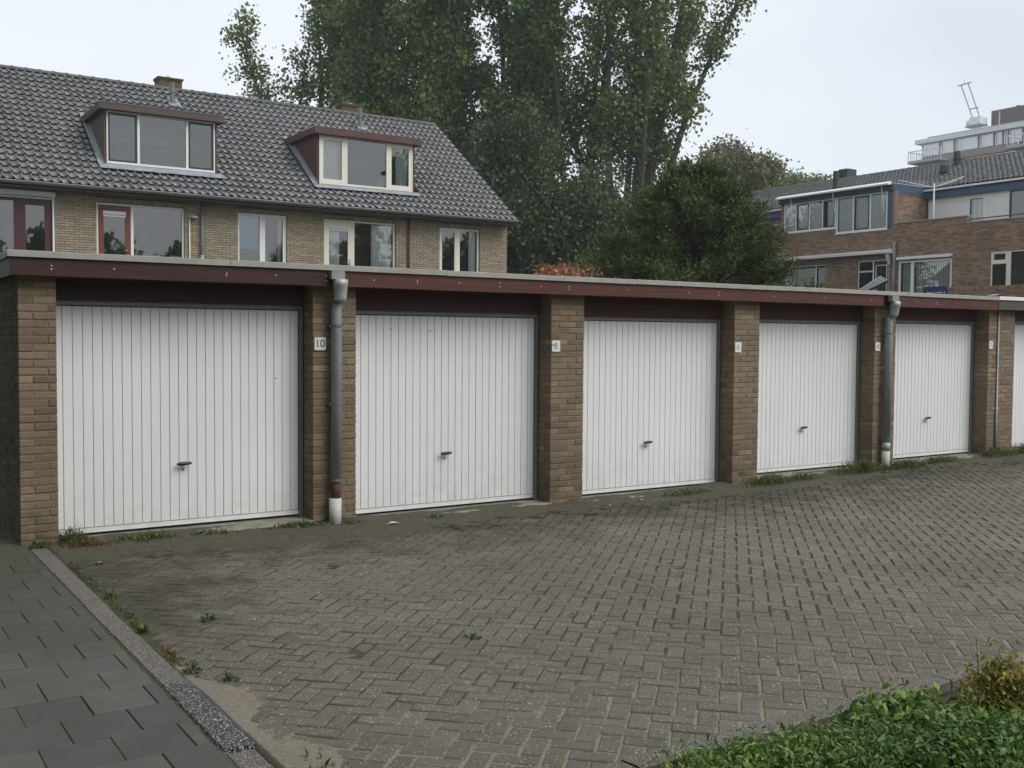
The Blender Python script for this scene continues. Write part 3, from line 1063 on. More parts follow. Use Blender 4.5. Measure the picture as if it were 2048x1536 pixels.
def garage_door(parent, x0, x1, zb, zt, first=False):
    mb = MB(); mb.box(WORLD, x0, x1, 9.261, 9.29, zb, zt)
    d = part('garage_door', mb, 'groove', parent, ((x0 + x1) / 2, 9.26, zb))
    mb = MB()
    mb.box(WORLD, x0 - 0.038, x0 - 0.004, 9.235, 9.30, zb - 0.03, zt + 0.05)
    mb.box(WORLD, x1 + 0.004, x1 + 0.04, 9.235, 9.30, zb - 0.03, zt + 0.05)
    mb.box(WORLD, x0 - 0.004, x1 + 0.004, 9.235, 9.30, zt + 0.006, zt + 0.05)
    part('door_frame', mb, 'steel_grey', d)
    mb = MB()
    G = Facade((0, 9.25, 0), (1, 0, 0), (0, -1, 0))
    mb.box(G, x0, x1, -0.012, 0.003, zb, zb + 0.036)
    part('bottom_rail', mb, 'white_door', d)
    w0 = 0.05
    n = 26
    p = (x1 - x0 - w0) / n
    cuts = [x0, x0 + w0] + [x0 + w0 + p * (i + 1) for i in range(n)]
    for i, (a, b) in enumerate(zip(cuts, cuts[1:])):
        key = (round(b - a, 4), round(zt - zb, 3))
        if key not in SLAT:
            m2 = MB(); H = Facade((0, 0, 0), (1, 0, 0), (0, -1, 0))
            m2.chamfer(H, -(b - a) / 2 + 0.0026, (b - a) / 2 - 0.0026, -0.012, 0, 0.045, zt - zb - 0.004, 0.0025)
            SLAT[key] = m2.mesh('slat', 'white_door')
        place('slat', SLAT[key], d, ((a + b) / 2, 9.25 + random.gauss(0, 0.0004), zb))
    # handle: lens-shaped grip on a short neck over a lock plate
    hx, hz = (x0 + x1) / 2 - 0.02, zb + 0.535
    mb = MB()
    n = 14
    for s in range(n):
        t = -1 + 2 * s / (n - 1)
        r = math.sqrt(max(0.0, 1 - t * t)) * 0.017 + 0.003
        for q in range(8):
            a = 2 * math.pi * q / 8
            mb.v.append((hx + t * 0.068, 9.205 + r * 0.75 * math.cos(a), hz + 0.004 + r * math.sin(a) * 0.85 + t * 0.002))
    for s in range(n - 1):
        for q in range(8):
            k = s * 8
            mb.f.append((k + q, k + (q + 1) % 8, k + 8 + (q + 1) % 8, k + 8 + q))
    mb.f.append(tuple(range(7, -1, -1))); mb.f.append(tuple((n - 1) * 8 + q for q in range(8)))
    mb.tube([(hx, 9.205, hz), (hx, 9.252, hz - 0.004)], 0.011, 8)
    part('door_handle', mb, 'black_plastic', d, (hx, 9.25, hz), smooth=True)
    mb = MB(); mb.tube([(hx, 9.2515, hz - 0.052), (hx, 9.246, hz - 0.052)], 0.012, 12)
    part('lock', mb, 'light_zinc', d, (hx, 9.25, hz - 0.05))
    mb = MB(); mb.box(WORLD, hx - 0.003, hx + 0.003, 9.2445, 9.2465, hz - 0.061, hz - 0.043)
    mb.tube([(hx, 9.2465, hz - 0.045), (hx, 9.2443, hz - 0.045)], 0.0052, 8)
    part('keyhole', mb, 'black_plastic', d, (hx, 9.25, hz - 0.05))
    return d


for i in range(5):
    xa, xb = PIERS[i][1], PIERS[i + 1][0]
    zb, zt = DOORZ[i]
    garage_door(gar, xa + 0.035, xb - 0.042, zb, zt)
    mb = MB(); mb.box(WORLD, xa + 0.002, xb - 0.002, 9.20, 9.232, zt + 0.048, 2.13)
    part('lintel_board', mb, 'old_wood' if i == 0 else 'lintel_wood', gar, (xa, 9.2, 2.0))
    mb = MB()
    n = 12
    rows = []
    for q in range(n + 1):
        x = xa - 0.01 + (xb - xa + 0.02) * q / n
        j = random.uniform(-0.012, 0.012)
        z = zb - 0.022
        rows.append([(x, 8.93 + j, sag(x, 8.95) - 0.05), (x, 8.95 + j, max(sag(x, 8.95) + 0.004, z - 0.02)), (x, 9.0, z - 0.004), (x, 9.33, z)])
    for r0, r1 in zip(rows, rows[1:]):
        for q in range(3): mb.quad(r0[q], r1[q], r1[q + 1], r0[q + 1])
    part('threshold', mb, 'concrete', gar, (xa, 9.0, 0), smooth=True)


def drainpipe(x, parent, rusty):
    y = 8.925
    g = sag(x, 8.8) - 0.01
    d = part('drainpipe', (lambda m: (m.tube([(x + 0.02, y + 0.005, 2.0), (x + 0.002, y, 1.93), (x, y, 1.88), (x, y, 0.36 if rusty else 0.30)], [0.045, 0.0495, 0.05, 0.05], 16), m)[1])(MB()), 'zinc', parent, (x, y, 1.0), smooth=True)
    mb = MB(); mb.box(WORLD, x - 0.098, x + 0.032, 8.80, 8.874, 2.175, 2.25)
    part('outlet_box', mb, 'zinc', d, (x, 8.84, 2.2))
    mb = MB(); mb.tube([(x + 0.0, 8.835, 2.175), (x + 0.0, 8.835, 2.13), (x + 0.004, 8.838, 2.125), (x + 0.012, 8.862, 2.02), (x + 0.012, 8.87, 1.985)], [0.068, 0.068, 0.062, 0.058, 0.058], 16)
    part('funnel', mb, 'light_zinc', d, (x, 8.84, 2.1), smooth=True)
    for z in ((1.755, 1.04) if rusty else (1.755, 1.05, 0.36)):
        mb = MB(); mb.tube([(x, y, z - 0.011), (x, y, z + 0.011)], 0.0535, 16)
        mb.box(WORLD, x - 0.066, x - 0.05, y - 0.008, FY, z - 0.008, z + 0.008)
        mb.box(WORLD, x + 0.05, x + 0.066, y - 0.008, FY, z - 0.008, z + 0.008)
        part('bracket', mb, 'gutter', d, (x, y, z))
    if rusty:
        mb = MB(); mb.tube([(x, y, 0.36), (x, y, 0.15)], 0.041, 14); part('rusty_pipe', mb, 'rust', d, (x, y, 0.25), smooth=True)
        mb = MB(); mb.tube([(x, y, 0.33), (x, y, 0.358)], 0.055, 16); part('bracket', mb, 'gutter', d, (x, y, 0.34))
        mb = MB(); mb.tube([(x - 0.012, y - 0.004, 0.178), (x - 0.014, y - 0.006, g - 0.03)], [0.058, 0.055], 16); part('ground_sleeve', mb, 'sleeve', d, (x, y, 0.05), smooth=True)
    else:
        mb = MB(); mb.tube([(x, y, 0.31), (x - 0.01, y, 0.2)], [0.053, 0.053], 16); part('pipe_joint', mb, 'zinc', d, (x, y, 0.25), smooth=True)
        mb = MB(); mb.tube([(x - 0.01, y, 0.2), (x - 0.012, y, g - 0.03)], [0.056, 0.054], 16); part('ground_sleeve', mb, 'sleeve', d, (x, y, 0.1), smooth=True)


drainpipe(3.93, gar, True)
drainpipe(11.80, gar, False)
mb = MB(); mb.tube([(14.378, 8.985, 2.1), (14.378, 8.985, 0.7), (14.372, 8.98, 0.69), (14.372, 8.98, -0.03)], [0.013, 0.013, 0.017, 0.017], 8)
part('cable_pipe', mb, 'zinc', gar, (14.378, 8.985, 1), smooth=True)

# number signs
def number_sign(x0, x1, z0, z1, txt, ink, label, extra=None):
    mb = MB()
    y = 8.992
    r = 0.008
    pts = []
    for cx_, cz_, a0 in ((x1 - r, z1 - r, 0), (x0 + r, z1 - r, 90), (x0 + r, z0 + r, 180), (x1 - r, z0 + r, 270)):
        for q in range(4):
            a = R(a0 + q * 30); pts.append((cx_ + r * math.cos(a), cz_ + r * math.sin(a)))
    mb.prism([(a, y + 0.006, b) for a, b in pts], [(a, y - 0.004, b) for a, b in pts])
    s = part('number_sign', mb, 'sign_white', None, ((x0 + x1) / 2, y, (z0 + z1) / 2))
    tag(s, label, 'number sign', 'house number signs on the garage piers')
    if txt:
        cu = bpy.data.curves.new('digits', 'FONT'); cu.body = txt; cu.align_x = 'CENTER'; cu.align_y = 'CENTER'; cu.size = (z1 - z0) * 0.86; cu.extrude = 0.0006
        tmp = bpy.data.objects.new('tmp', cu); COL.objects.link(tmp)
        dg = bpy.context.evaluated_depsgraph_get()
        me = bpy.data.meshes.new_from_object(tmp.evaluated_get(dg))
        bpy.data.objects.remove(tmp); me.name = 'digits'
        me.materials.clear(); me.materials.append(M[ink])
        place('digits', me, s, ((x0 + x1) / 2 - 0.003, y - 0.0052, (z0 + z1) / 2), (R(90), 0, 0))
    if extra:
        mb = MB(); mb.box(WORLD, *extra); part('scratch', mb, 'steel_grey', s)
    return s


number_sign(3.735 + 0.012, 3.855, 1.535, 1.652, '10', 'sign_ink', 'white number plate reading 10 on the pier beside the rusty drainpipe')
number_sign(6.392, 6.495, 1.520, 1.635, '8', 'faded_ink', 'white number plate with a scratched faded 8', (6.387, 6.44, 8.983, 8.987, 1.588, 1.596))
number_sign(9.053, 9.152, 1.51, 1.63, '6', 'faded_ink', 'nearly blank number plate with a faint 6 between the third and fourth doors')
number_sign(11.62, 11.715, 1.525, 1.64, '4', 'faded_ink', 'faded number plate just left of the second drainpipe')
number_sign(14.17, 14.255, 1.555, 1.67, '2', 'faded_ink', 'small faded number plate on the last pier beside the thin cable pipe')

# second garage block at the right edge
gar2 = thing('garage_block', (16.5, 9.0, 0), 'neighbouring garage block with grey fascia cut off by the right edge of the photo', 'garage')
p2, fr2 = pier(gar2, 14.39, 14.82)
p3, fr3 = pier(gar2, 17.05, 17.5)
lay([(FG, fr2, 0.1, 0.0)], p2, 'garage_brick', 150)
lay([(FG, fr3, 0.1, 0.0), (Facade((17.05, FY, 0), (0, 1, 0), (-1, 0, 0)), jamb(17.05, 0.22), 0.1, 0.0)], p3, 'garage_brick', 0)
garage_door(gar2, 14.855, 17.01, 0.05, 1.92)
mb = MB(); mb.box(WORLD, 14.83, 17.04, 9.20, 9.232, 1.968, 2.13); part('lintel_board', mb, 'lintel_wood', gar2)
mb = MB(); mb.box(WORLD, 14.82, 17.05, 8.95, 9.33, -0.1, 0.028); part('threshold', mb, 'concrete', gar2)
mb = MB(); mb.box(WORLD, 14.2, 20.1, 8.88, 8.91, 2.122, 2.258); part('fascia_board', mb, 'grey_wood', gar2, (14.2, 8.9, 2.2))
mb = MB(); mb.box(WORLD, 14.196, 20.1, 8.86, 8.95, 2.262, 2.314); part('coping_strip', mb, 'white_paint', gar2, (14.2, 8.9, 2.3))
mb = MB(); mb.box(WORLD, 14.2, 20.1, 8.952, 14.5, 2.135, 2.262); part('flat_roof', mb, 'bitumen', gar2)
mb = MB(); mb.box(WORLD, 14.42, 14.7, 9.28, 14.3, -0.2, 2.12); mb.box(WORLD, 14.7, 20.0, 14.3, 14.45, -0.2, 2.12); mb.box(WORLD, 17.1, 20.0, 9.28, 9.5, -0.2, 2.12); part('wall', mb, 'garage_mortar', gar2)
mb = MB(); mb.poly([(14.0, 8.855, 2.318), (14.2, 8.853, 2.345), (14.4, 8.855, 2.322), (14.4, 8.95, 2.322), (14.2, 8.95, 2.345), (14.0, 8.95, 2.318)])
mb.poly([(14.0, 8.855, 2.313), (14.0, 8.95, 2.313), (14.2, 8.95, 2.34), (14.4, 8.95, 2.317), (14.4, 8.855, 2.317), (14.2, 8.853, 2.34)])
part('joint_flashing', mb, 'light_zinc', gar2)

# ------------------------------------------------------------------ windows
def window(parent, F, rect, mat, fw=0.05, o=-0.06, depth=0.07, bars=(), lights=(), room='room', room_depth=1.1, name='window', sill=True, flat=False, glass='glass'):
    """rect (u0,u1,z0,z1); bars: (ua,ub,za,zb[,mat]) boxes flush with the frame; lights: (ua,ub,za,zb,sash_mat or None, sash_w)."""
    u0, u1, z0, z1 = rect
    mb = MB()
    mb.box(F, u0, u1, o - depth, o, z1 - fw, z1); mb.box(F, u0, u1, o - depth, o, z0, z0 + fw)
    mb.box(F, u0, u0 + fw, o - depth, o, z0 + fw, z1 - fw); mb.box(F, u1 - fw, u1, o - depth, o, z0 + fw, z1 - fw)
    for b in bars:
        if len(b) == 4: mb.box(F, b[0], b[1], o - depth, o - 0.002, b[2], b[3])
    w = part(name, mb, mat, parent, F((u0 + u1) / 2, 0, z0))
    if flat: w = parent        # inside a dormer the panes and sashes belong to the dormer itself
    for b in bars:
        if len(b) == 5:
            m2 = MB(); m2.box(F, b[0], b[1], o - depth, o - 0.004, b[2], b[3]); part('mullion', m2, b[4], w)
    if sill:
        mb = MB(); mb.box(F, u0 - 0.03, u1 + 0.03, -0.12, 0.035, z0 - 0.05, z0 - 0.002); part('sill', mb, mat, w)
    for lt in lights:
        ua, ub, za, zb, sm, sw = lt[:6]
        if sm:
            m2 = MB(); so = o - 0.008
            m2.box(F, ua, ub, so - 0.045, so, zb - sw, zb); m2.box(F, ua, ub, so - 0.045, so, za, za + sw)
            m2.box(F, ua, ua + sw, so - 0.045, so, za + sw, zb - sw); m2.box(F, ub - sw, ub, so - 0.045, so, za + sw, zb - sw)
            part('sash', m2, sm, w)
        else:
            sw = 0
        m2 = MB()
        m2.quad(F(ua + sw, o - 0.035, za + sw), F(ub - sw, o - 0.035, za + sw), F(ub - sw, o - 0.035, zb - sw), F(ua + sw, o - 0.035, zb - sw))
        part('pane', m2, glass, w)
    # the dark room behind
    m2 = MB()
    b = o - depth - 0.004
    A = [F(u0, b, z0), F(u1, b, z0), F(u1, b, z1), F(u0, b, z1)]
    B = [F(u0, b - room_depth, z0), F(u1, b - room_depth, z0), F(u1, b - room_depth, z1), F(u0, b - room_depth, z1)]
    for i in range(4): m2.quad(A[i], B[i], B[(i + 1) % 4], A[(i + 1) % 4])
    m2.quad(*B)
    part('room', m2, room, w)
    return w


def drape(parent, F, u0, u1, z0, z1, o, mat, name='curtain', fold=0.09, amp=0.02):
    mb = MB()
    n = max(8, int((u1 - u0) / fold * 6))
    pts = []
    ph = random.random() * 6
    for i in range(n + 1):
        u = u0 + (u1 - u0) * i / n
        pts.append((u, o + amp * math.sin(2 * math.pi * (u - u0) / fold + ph + 0.8 * math.sin(i * 0.37))))
    for i in range(n):
        mb.quad(F(pts[i][0], pts[i][1], z0), F(pts[i + 1][0], pts[i + 1][1], z0), F(pts[i + 1][0], pts[i + 1][1] * 1.0, z1), F(pts[i][0], pts[i][1], z1))
    return part(name, mb, mat, parent, smooth=True)


# ------------------------------------------------------------------ pantiled roofs
def pantile(cover, gauge):
    """template in (along, up-slope, normal); single roll on the left, dished pan"""
    prof = []
    n = 10
    for i in range(n + 1):
        t = i / n
        x = t * (cover + 0.012)
        roll = 0.058 * math.exp(-((t - 0.17) / 0.135) ** 2) - 0.012 * math.sin(math.pi * t)
        roll2 = 0.026 * math.exp(-((t - 1.06) / 0.10) ** 2)
        prof.append((x, roll + roll2))
    V, Fc = [], []
    for y, lift in ((0.0, 0.050), (gauge + 0.05, 0.0)):
        for x, h in prof: V.append((x, y, h + lift))
    for x, h in prof: V.append((x, 0.004, h + 0.020))
    m = n + 1
    for i in range(n):
        Fc.append((i, i + 1, m + i + 1, m + i))
        Fc.append((2 * m + i, 2 * m + i + 1, i + 1, i))
    V += [(0, 0, 0.0), (0, gauge + 0.05, -0.02), (cover + 0.012, 0, 0.0), (cover + 0.012, gauge + 0.05, -0.02)]
    q = 3 * m
    Fc.append((q, 0, m, q + 1)); Fc.append((q + 2, q + 3, m + n, n))
    return np.array(V, float), Fc


TILE_MESH = {}


def tiled_roof(parent, along, origin, upslope, length0, length1, rows, cover, gauge, skip, limit, key):
    """along/upslope unit vectors; tiles from u=length0..length1. Individuals are children of parent."""
    a, s = Vector(along), Vector(upslope)
    nrm = a.cross(s).normalized()
    if nrm.z < 0: nrm = -nrm
    V, Fc = pantile(cover, gauge)
    A = np.array([list(a), list(s), list(nrm)]).T
    Vw = V @ A.T
    if key not in TILE_MESH:
        t = MB(); t.v = [tuple(r) for r in Vw]; t.f = Fc
        TILE_MESH[key] = t.mesh('roof_tile', 'roof_tile', smooth=False)
        try:
            TILE_MESH[key].shade_smooth()
        except Exception:
            pass
        TILE_MESH[key].polygons.foreach_set('use_smooth', [i < 20 and i % 2 == 0 for i in range(len(Fc))])
    o = Vector(origin)
    cells = []
    nu = int(round((length1 - length0) / cover))
    for r in range(rows):
        for i in range(nu):
            u = length0 + i * cover
            p = o + a * u + s * (r * gauge) + nrm * 0.012
            c = p + a * (cover / 2) + s * (gauge / 2)
            if skip and skip(c): continue
            p = p + nrm * random.gauss(0, 0.002) + s * random.gauss(0, 0.004) + a * random.gauss(0, 0.002)
            cells.append((seen(*c, margin=5), p))
    cells.sort(key=lambda t: t[0])
    for _d, p in cells[:limit]:
        place('roof_tile', TILE_MESH[key], parent, p)
    mb = MB()
    for _d, p in cells[limit:]:
        k = len(mb.v); pv = np.array(p)
        mb.v += [tuple(q) for q in (Vw + pv)]; mb.f += [tuple(k + j for j in f) for f in Fc]
    if mb.v:
        ob = part('tiling', mb, 'roof_tile', parent); ob['kind'] = 'stuff'
        ob.data.polygons.foreach_set('use_smooth', [(i % len(Fc)) < 20 and (i % len(Fc)) % 2 == 0 for i in range(len(ob.data.polygons))])


def ridge(parent, p0, p1, n, r=0.10):
    p0, p1 = Vector(p0), Vector(p1)
    d = (p1 - p0) / n
    t = d.normalized(); side = t.cross(Vector((0, 0, 1))).normalized()
    for i in range(n):
        mb = MB()
        st = p0 + d * i
        rings = []
        for f, rr in ((0.0, r + 0.014), (0.16, r + 0.012), (0.18, r), (1.04, r - 0.002)):
            ring = []
            for q in range(9):
                a = math.pi * q / 8
                ring.append(st + d * f + side * (rr * 1.15 * math.cos(a)) + Vector((0, 0, rr * math.sin(a) - 0.03 + random.gauss(0, 0.0006))))
            rings.append(ring)
        for r0, r1 in zip(rings, rings[1:]):
            for q in range(8): mb.quad(r0[q], r0[q + 1], r1[q + 1], r1[q])
        mb.poly(rings[0])
        part('ridge_tile', mb, 'ridge_tile', parent, st, smooth=True)


# ------------------------------------------------------------------ the left terrace
HY = 27.88
FH = Facade((0, HY, 0), (1, 0, 0), (0, -1, 0))
EAVE = (27.44, 5.34)
RIDGE = (32.62, 9.09)
SL = math.hypot(RIDGE[0] - EAVE[0], RIDGE[1] - EAVE[1])
UPS = (0, (RIDGE[0] - EAVE[0]) / SL, (RIDGE[1] - EAVE[1]) / SL)
SLOPE = (RIDGE[1] - EAVE[1]) / (RIDGE[0] - EAVE[0])
roofz = lambda y: EAVE[1] + SLOPE * (y - EAVE[0])


def terrace(x0, x1, label, openings, dormer, gable):
    h = thing('terraced_house', ((x0 + x1) / 2, HY, 0), label, 'house', 'terraced houses behind the garages')
    holes = [r for r, _s in openings]
    sold = [(r[0] - 0.02, r[1] + 0.02, r[3] + 0.012, r[3] + 0.122) for r, s in openings if s]
    mb = MB()
    panel(FH, x0, x1, -0.1, 5.30, holes, -0.30, -0.012, mb)
    mb.box(WORLD, x0, x0 + 0.1, HY + 0.31, 37.3, -0.1, 5.3); mb.box(WORLD, x1 - 0.1, x1, HY + 0.31, 37.3, -0.1, 5.3)
    mb.box(WORLD, x0 + 0.1, x1 - 0.1, 37.1, 37.3, -0.1, 5.3)
    if gable:
        mb.prism([(x1 - 0.1, HY, 5.3), (x1 - 0.1, 37.3, 5.3), (x1 - 0.1, RIDGE[0], RIDGE[1] - 0.12)], [(x1, HY, 5.3), (x1, 37.3, 5.3), (x1, RIDGE[0], RIDGE[1] - 0.12)])
    w = part('wall', mb, 'house_mortar', h)
    br = wall_bricks(x0, x1, 2.6, 5.27, holes + sold)
    for a, b, c, d in sold: br += soldier(a, b, c + 0.006, d)
    lay([(FH, br, 0.05, 0.0)], w, 'house_brick', 300)
    # roof
    mb = MB()
    e = 0.0
    mb.prism([(x0, EAVE[0], EAVE[1] - 0.03), (x0, RIDGE[0], RIDGE[1] - 0.03), (x0, RIDGE[0], RIDGE[1] - 0.13), (x0, EAVE[0], EAVE[1] - 0.13)],
             [(x1, EAVE[0], EAVE[1] - 0.03), (x1, RIDGE[0], RIDGE[1] - 0.03), (x1, RIDGE[0], RIDGE[1] - 0.13), (x1, EAVE[0], EAVE[1] - 0.13)])
    yb = 2 * RIDGE[0] - EAVE[0]
    mb.prism([(x0, yb, EAVE[1] - 0.03), (x0, RIDGE[0] + 0.002, RIDGE[1] - 0.03), (x0, RIDGE[0] + 0.002, RIDGE[1] - 0.13), (x0, yb, EAVE[1] - 0.13)],
             [(x1, yb, EAVE[1] - 0.03), (x1, RIDGE[0] + 0.002, RIDGE[1] - 0.03), (x1, RIDGE[0] + 0.002, RIDGE[1] - 0.13), (x1, yb, EAVE[1] - 0.13)])
    rf = part('roof', mb, 'bitumen', h)
    skip = None
    if dormer:
        dx0, dx1 = dormer['x0'], dormer['x1']
        skip = lambda c: dx0 + 0.02 < c.x < dx1 - 0.02 and 28.10 < c.y < 30.5
    tiled_roof(rf, (1, 0, 0), (0, EAVE[0] - 0.06, EAVE[1] - 0.06 * SLOPE), UPS, x0, x1, 20, 0.2095, SL / 20.0, skip, 300, 'left')
    ridge(rf, (x0, RIDGE[0], RIDGE[1] + 0.02), (x1 + (0.0 if not gable else 0.0), RIDGE[0], RIDGE[1] + 0.02), int((x1 - x0) / 0.345))
    if gable:
        mb = MB()
        mb.prism([(x1 - 0.04, EAVE[0] - 0.05, EAVE[1] - 0.1), (x1 - 0.04, RIDGE[0], RIDGE[1] - 0.08), (x1 - 0.04, RIDGE[0], RIDGE[1] + 0.0), (x1 - 0.04, EAVE[0] - 0.05, EAVE[1] - 0.02)],
                 [(x1 + 0.03, EAVE[0] - 0.05, EAVE[1] - 0.1), (x1 + 0.03, RIDGE[0], RIDGE[1] - 0.08), (x1 + 0.03, RIDGE[0], RIDGE[1] + 0.0), (x1 + 0.03, EAVE[0] - 0.05, EAVE[1] - 0.02)])
        part('verge_board', mb, 'gutter', rf)
    # gutter with a bright lip, and the boxed eave under it
    mb = MB()
    sec = []
    for q in range(9):
        a = math.pi + math.pi * q / 8
        sec.append((27.36 + 0.075 * math.cos(a), 5.30 + 0.075 * math.sin(a)))
    sec2 = [(27.36 + 0.066 * math.cos(math.pi + math.pi * q / 8), 5.30 + 0.066 * math.sin(math.pi + math.pi * q / 8)) for q in reversed(range(9))]
    ring = sec + sec2
    xe = x1 + (0.05 if gable else 0.0)
    mb.prism([(x0, y, z) for y, z in ring], [(xe, y, z) for y, z in ring])
    g = part('gutter', mb, 'gutter', h)
    mb = MB(); mb.tube([(x0, 27.286, 5.302), (xe, 27.286, 5.302)], 0.009, 6); part('gutter_lip', mb, 'light_zinc', g)
    mb = MB(); mb.box(WORLD, x0, x1, 27.44, HY - 0.002, 5.19, 5.25); part('soffit', mb, 'gutter', h)
    return h, rf


def dormer(h, rf, x0, x1, zs, zt, mat, winmat, bars, lights, fz, room):
    """box dormer: x0..x1 is the window front, its flat roof overhangs"""
    yf, yb = 28.25, 30.5
    mb = MB()
    d = place('dormer', None, h, ((x0 + x1) / 2, yf, zs))
    for xx in (x0 - 0.04, x1 - 0.02):
        mb = MB()
        mb.prism([(xx, yf, roofz(yf) - 0.05), (xx, yf, zt + 0.02), (xx, yb, zt + 0.02), (xx, yb, roofz(yb) - 0.05)], [(xx + 0.06, yf, roofz(yf) - 0.05), (xx + 0.06, yf, zt + 0.02), (xx + 0.06, yb, zt + 0.02), (xx + 0.06, yb, roofz(yb) - 0.05)])
        part('cheek', mb, mat, d)
    f0, f1 = fz
    mb = MB(); mb.box(WORLD, x0 - 0.16, x1 + 0.16, 28.09, yb + 0.1, f1 - 0.03, f1 - 0.006); part('dormer_roof', mb, 'bitumen', d)
    mb = MB(); mb.box(WORLD, x0 - 0.185, x1 + 0.185, 28.06, 28.088, f0, f1)
    part('fascia', mb, mat, d)
    for xx in (x0 - 0.185, x1 + 0.157):
        mb = MB(); mb.box(WORLD, xx, xx + 0.028, 28.09, yb - 0.02, f0, f1); part('fascia', mb, mat, d)
    mb = MB(); mb.box(WORLD, x0 - 0.155, x1 + 0.155, 28.09, yb, f0 + 0.005, f0 + 0.02); part('soffit', mb, mat, d)
    mb = MB(); mb.box(WORLD, x0 - 0.19, x1 + 0.19, 28.05, 28.10, f1 + 0.001, f1 + 0.022); part('roof_trim', mb, 'gutter', d)
    # lead apron below and along the cheeks
    mb = MB()
    for k in range(12):
        xa, xb = x0 - 0.18 + (x1 - x0 + 0.36) * k / 12, x0 - 0.18 + (x1 - x0 + 0.36) * (k + 1) / 12
        j = random.uniform(-0.01, 0.01)
        y2 = yf - 0.22 + j
        mb.quad((xa, y2, roofz(y2) + 0.125), (xb, y2, roofz(y2) + 0.125), (xb, yf + 0.01, zs - 0.005), (xa, yf + 0.01, zs - 0.005))
    part('lead_apron', mb, 'lead', d)
    mb = MB()
    for k in range(9):
        ya, yb2 = yf - 0.06 + (yb - yf + 0.1) * k / 9, yf - 0.06 + (yb - yf + 0.1) * (k + 1) / 9
        za, zb2 = roofz(ya) + 0.115, roofz(yb2) + 0.115
        mb.quad((x0 - 0.19, ya, za), (x0 - 0.05, ya, za + 0.008), (x0 - 0.05, yb2, zb2 + 0.008), (x0 - 0.19, yb2, zb2))
        mb.quad((x0 - 0.047, ya, za - 0.05), (x0 - 0.047, ya, za + 0.07), (x0 - 0.047, yb2, zb2 + 0.07), (x0 - 0.047, yb2, zb2 - 0.05))
    part('lead_flashing', mb, 'lead', d)
    FD = Facade((0, yf, 0), (1, 0, 0), (0, -1, 0))
    wn_ = window(d, FD, (x0, x1, zs, zt), winmat, 0.055, 0.0, 0.06, bars, lights, room, 1.25, 'window_frame', False, True)
    return d, FD, wn_


def chimney(h, x0, x1, y0, y1, z1):
    mb = MB(); mb.box(WORLD, x0, x1, y0, y1, RIDGE[1] - 0.6, z1 - 0.1); c = part('chimney', mb, 'chimney_brick', h)
    mb = MB()
    for q in range(3):
        mb.box(WORLD, x0 - 0.02 * q, x1 + 0.02 * q, y0 - 0.02 * q, y1 + 0.02 * q, z1 - 0.098 + q * 0.045, z1 - 0.056 + q * 0.045)
    part('chimney_cap', mb, 'moss', c)
    mb = MB(); mb.tube([((x0 + x1) / 2, (y0 + y1) / 2, z1 + 0.04), ((x0 + x1) / 2, (y0 + y1) / 2, z1 + 0.12)], 0.06, 10); part('chimney_pot', mb, 'light_zinc', c)


def roof_vent(rf, x, y, z0, z1, mat='gutter', flash=True, r=1.0):
    mb = MB(); mb.tube([(x, y, z0), (x, y, z0 + (z1 - z0) * 0.55)], [0.09 * r, 0.065 * r], 12); mb.tube([(x, y, z0 + (z1 - z0) * 0.55), (x, y, z1)], [0.085 * r, 0.07 * r], 12)
    v = part('vent_pipe', mb, mat, rf, (x, y, z0), smooth=False)
    if flash:
        mb = MB()
        a, b = y - 0.22, y + 0.2
        mb.quad((x - 0.14, a, roofz(a) + 0.1), (x + 0.22, a, roofz(a) + 0.1), (x + 0.18, b, roofz(b) + 0.1), (x - 0.12, b, roofz(b) + 0.1))
        part('lead_flashing', mb, 'lead', rf)


# house at the left edge
h0, rf0 = terrace(-0.8, 5.28, 'terraced house at the left edge with a plum framed balcony door and white shutter box', [((1.6, 4.83, 2.85, 5.02), False)], None, False)
w = window(h0, FH, (1.6, 4.83, 2.85, 5.02), 'white_paint', 0.045, -0.05, 0.08, [(3.98, 4.05, 2.9, 4.97, 'plum_door')], [(4.05, 4.76, 2.92, 4.96, 'plum_door', 0.14), (1.7, 3.98, 3.0, 4.95, 'plum_door', 0.05)], 'room')
mb = MB(); mb.box(FH, 1.5, 4.85, -0.04, 0.07, 5.05, 5.15); mb.box(FH, 1.55, 4.84, -0.04, 0.04, 5.025, 5.045); part('shutter_box', mb, 'white_paint', h0)
mb = MB(); mb.box(FH, 4.785, 4.825, -0.045, 0.02, 2.9, 5.02); part('shutter_rail', mb, 'white_paint', h0)

# middle house
DL = (28.56,)
h1, rf1 = terrace(5.28, 11.38, 'middle terraced house with the brown dormer and a red-brown balcony door', [((5.81, 8.0, 2.75, 5.0), True), ((9.43, 10.81, 3.35, 5.0), True)], {'x0': 5.98, 'x1': 9.1}, False)
w = window(h1, FH, (5.81, 8.0, 2.75, 5.0), 'white_paint', 0.05, -0.05, 0.08, [(6.65, 6.72, 2.8, 4.95)], [(5.87, 6.65, 2.8, 4.94, 'dark_red_door', 0.125), (6.72, 7.94, 3.2, 4.95, None, 0)], 'room')
mb = MB(); mb.box(FH, 5.98, 6.53, -0.062, -0.045, 4.72, 4.80); mb.box(FH, 5.98, 6.53, -0.062, -0.05, 4.665, 4.70); part('vent_grille', mb, 'white_paint', w)
mb = MB(); mb.tube([FH(6.57, -0.05, 3.83), FH(6.57, -0.02, 3.83), FH(6.49, -0.02, 3.83)], 0.012, 6); part('door_handle', mb, 'light_zinc', w)
mb = MB(); mb.box(FH, 7.2, 7.5, -0.35, -0.2, 3.30, 3.70); tag(part('storage_box', mb, 'box_wood', None, FH(7.35, -0.3, 3.3)), 'small orange wooden box on the sill behind the balcony window', 'box')
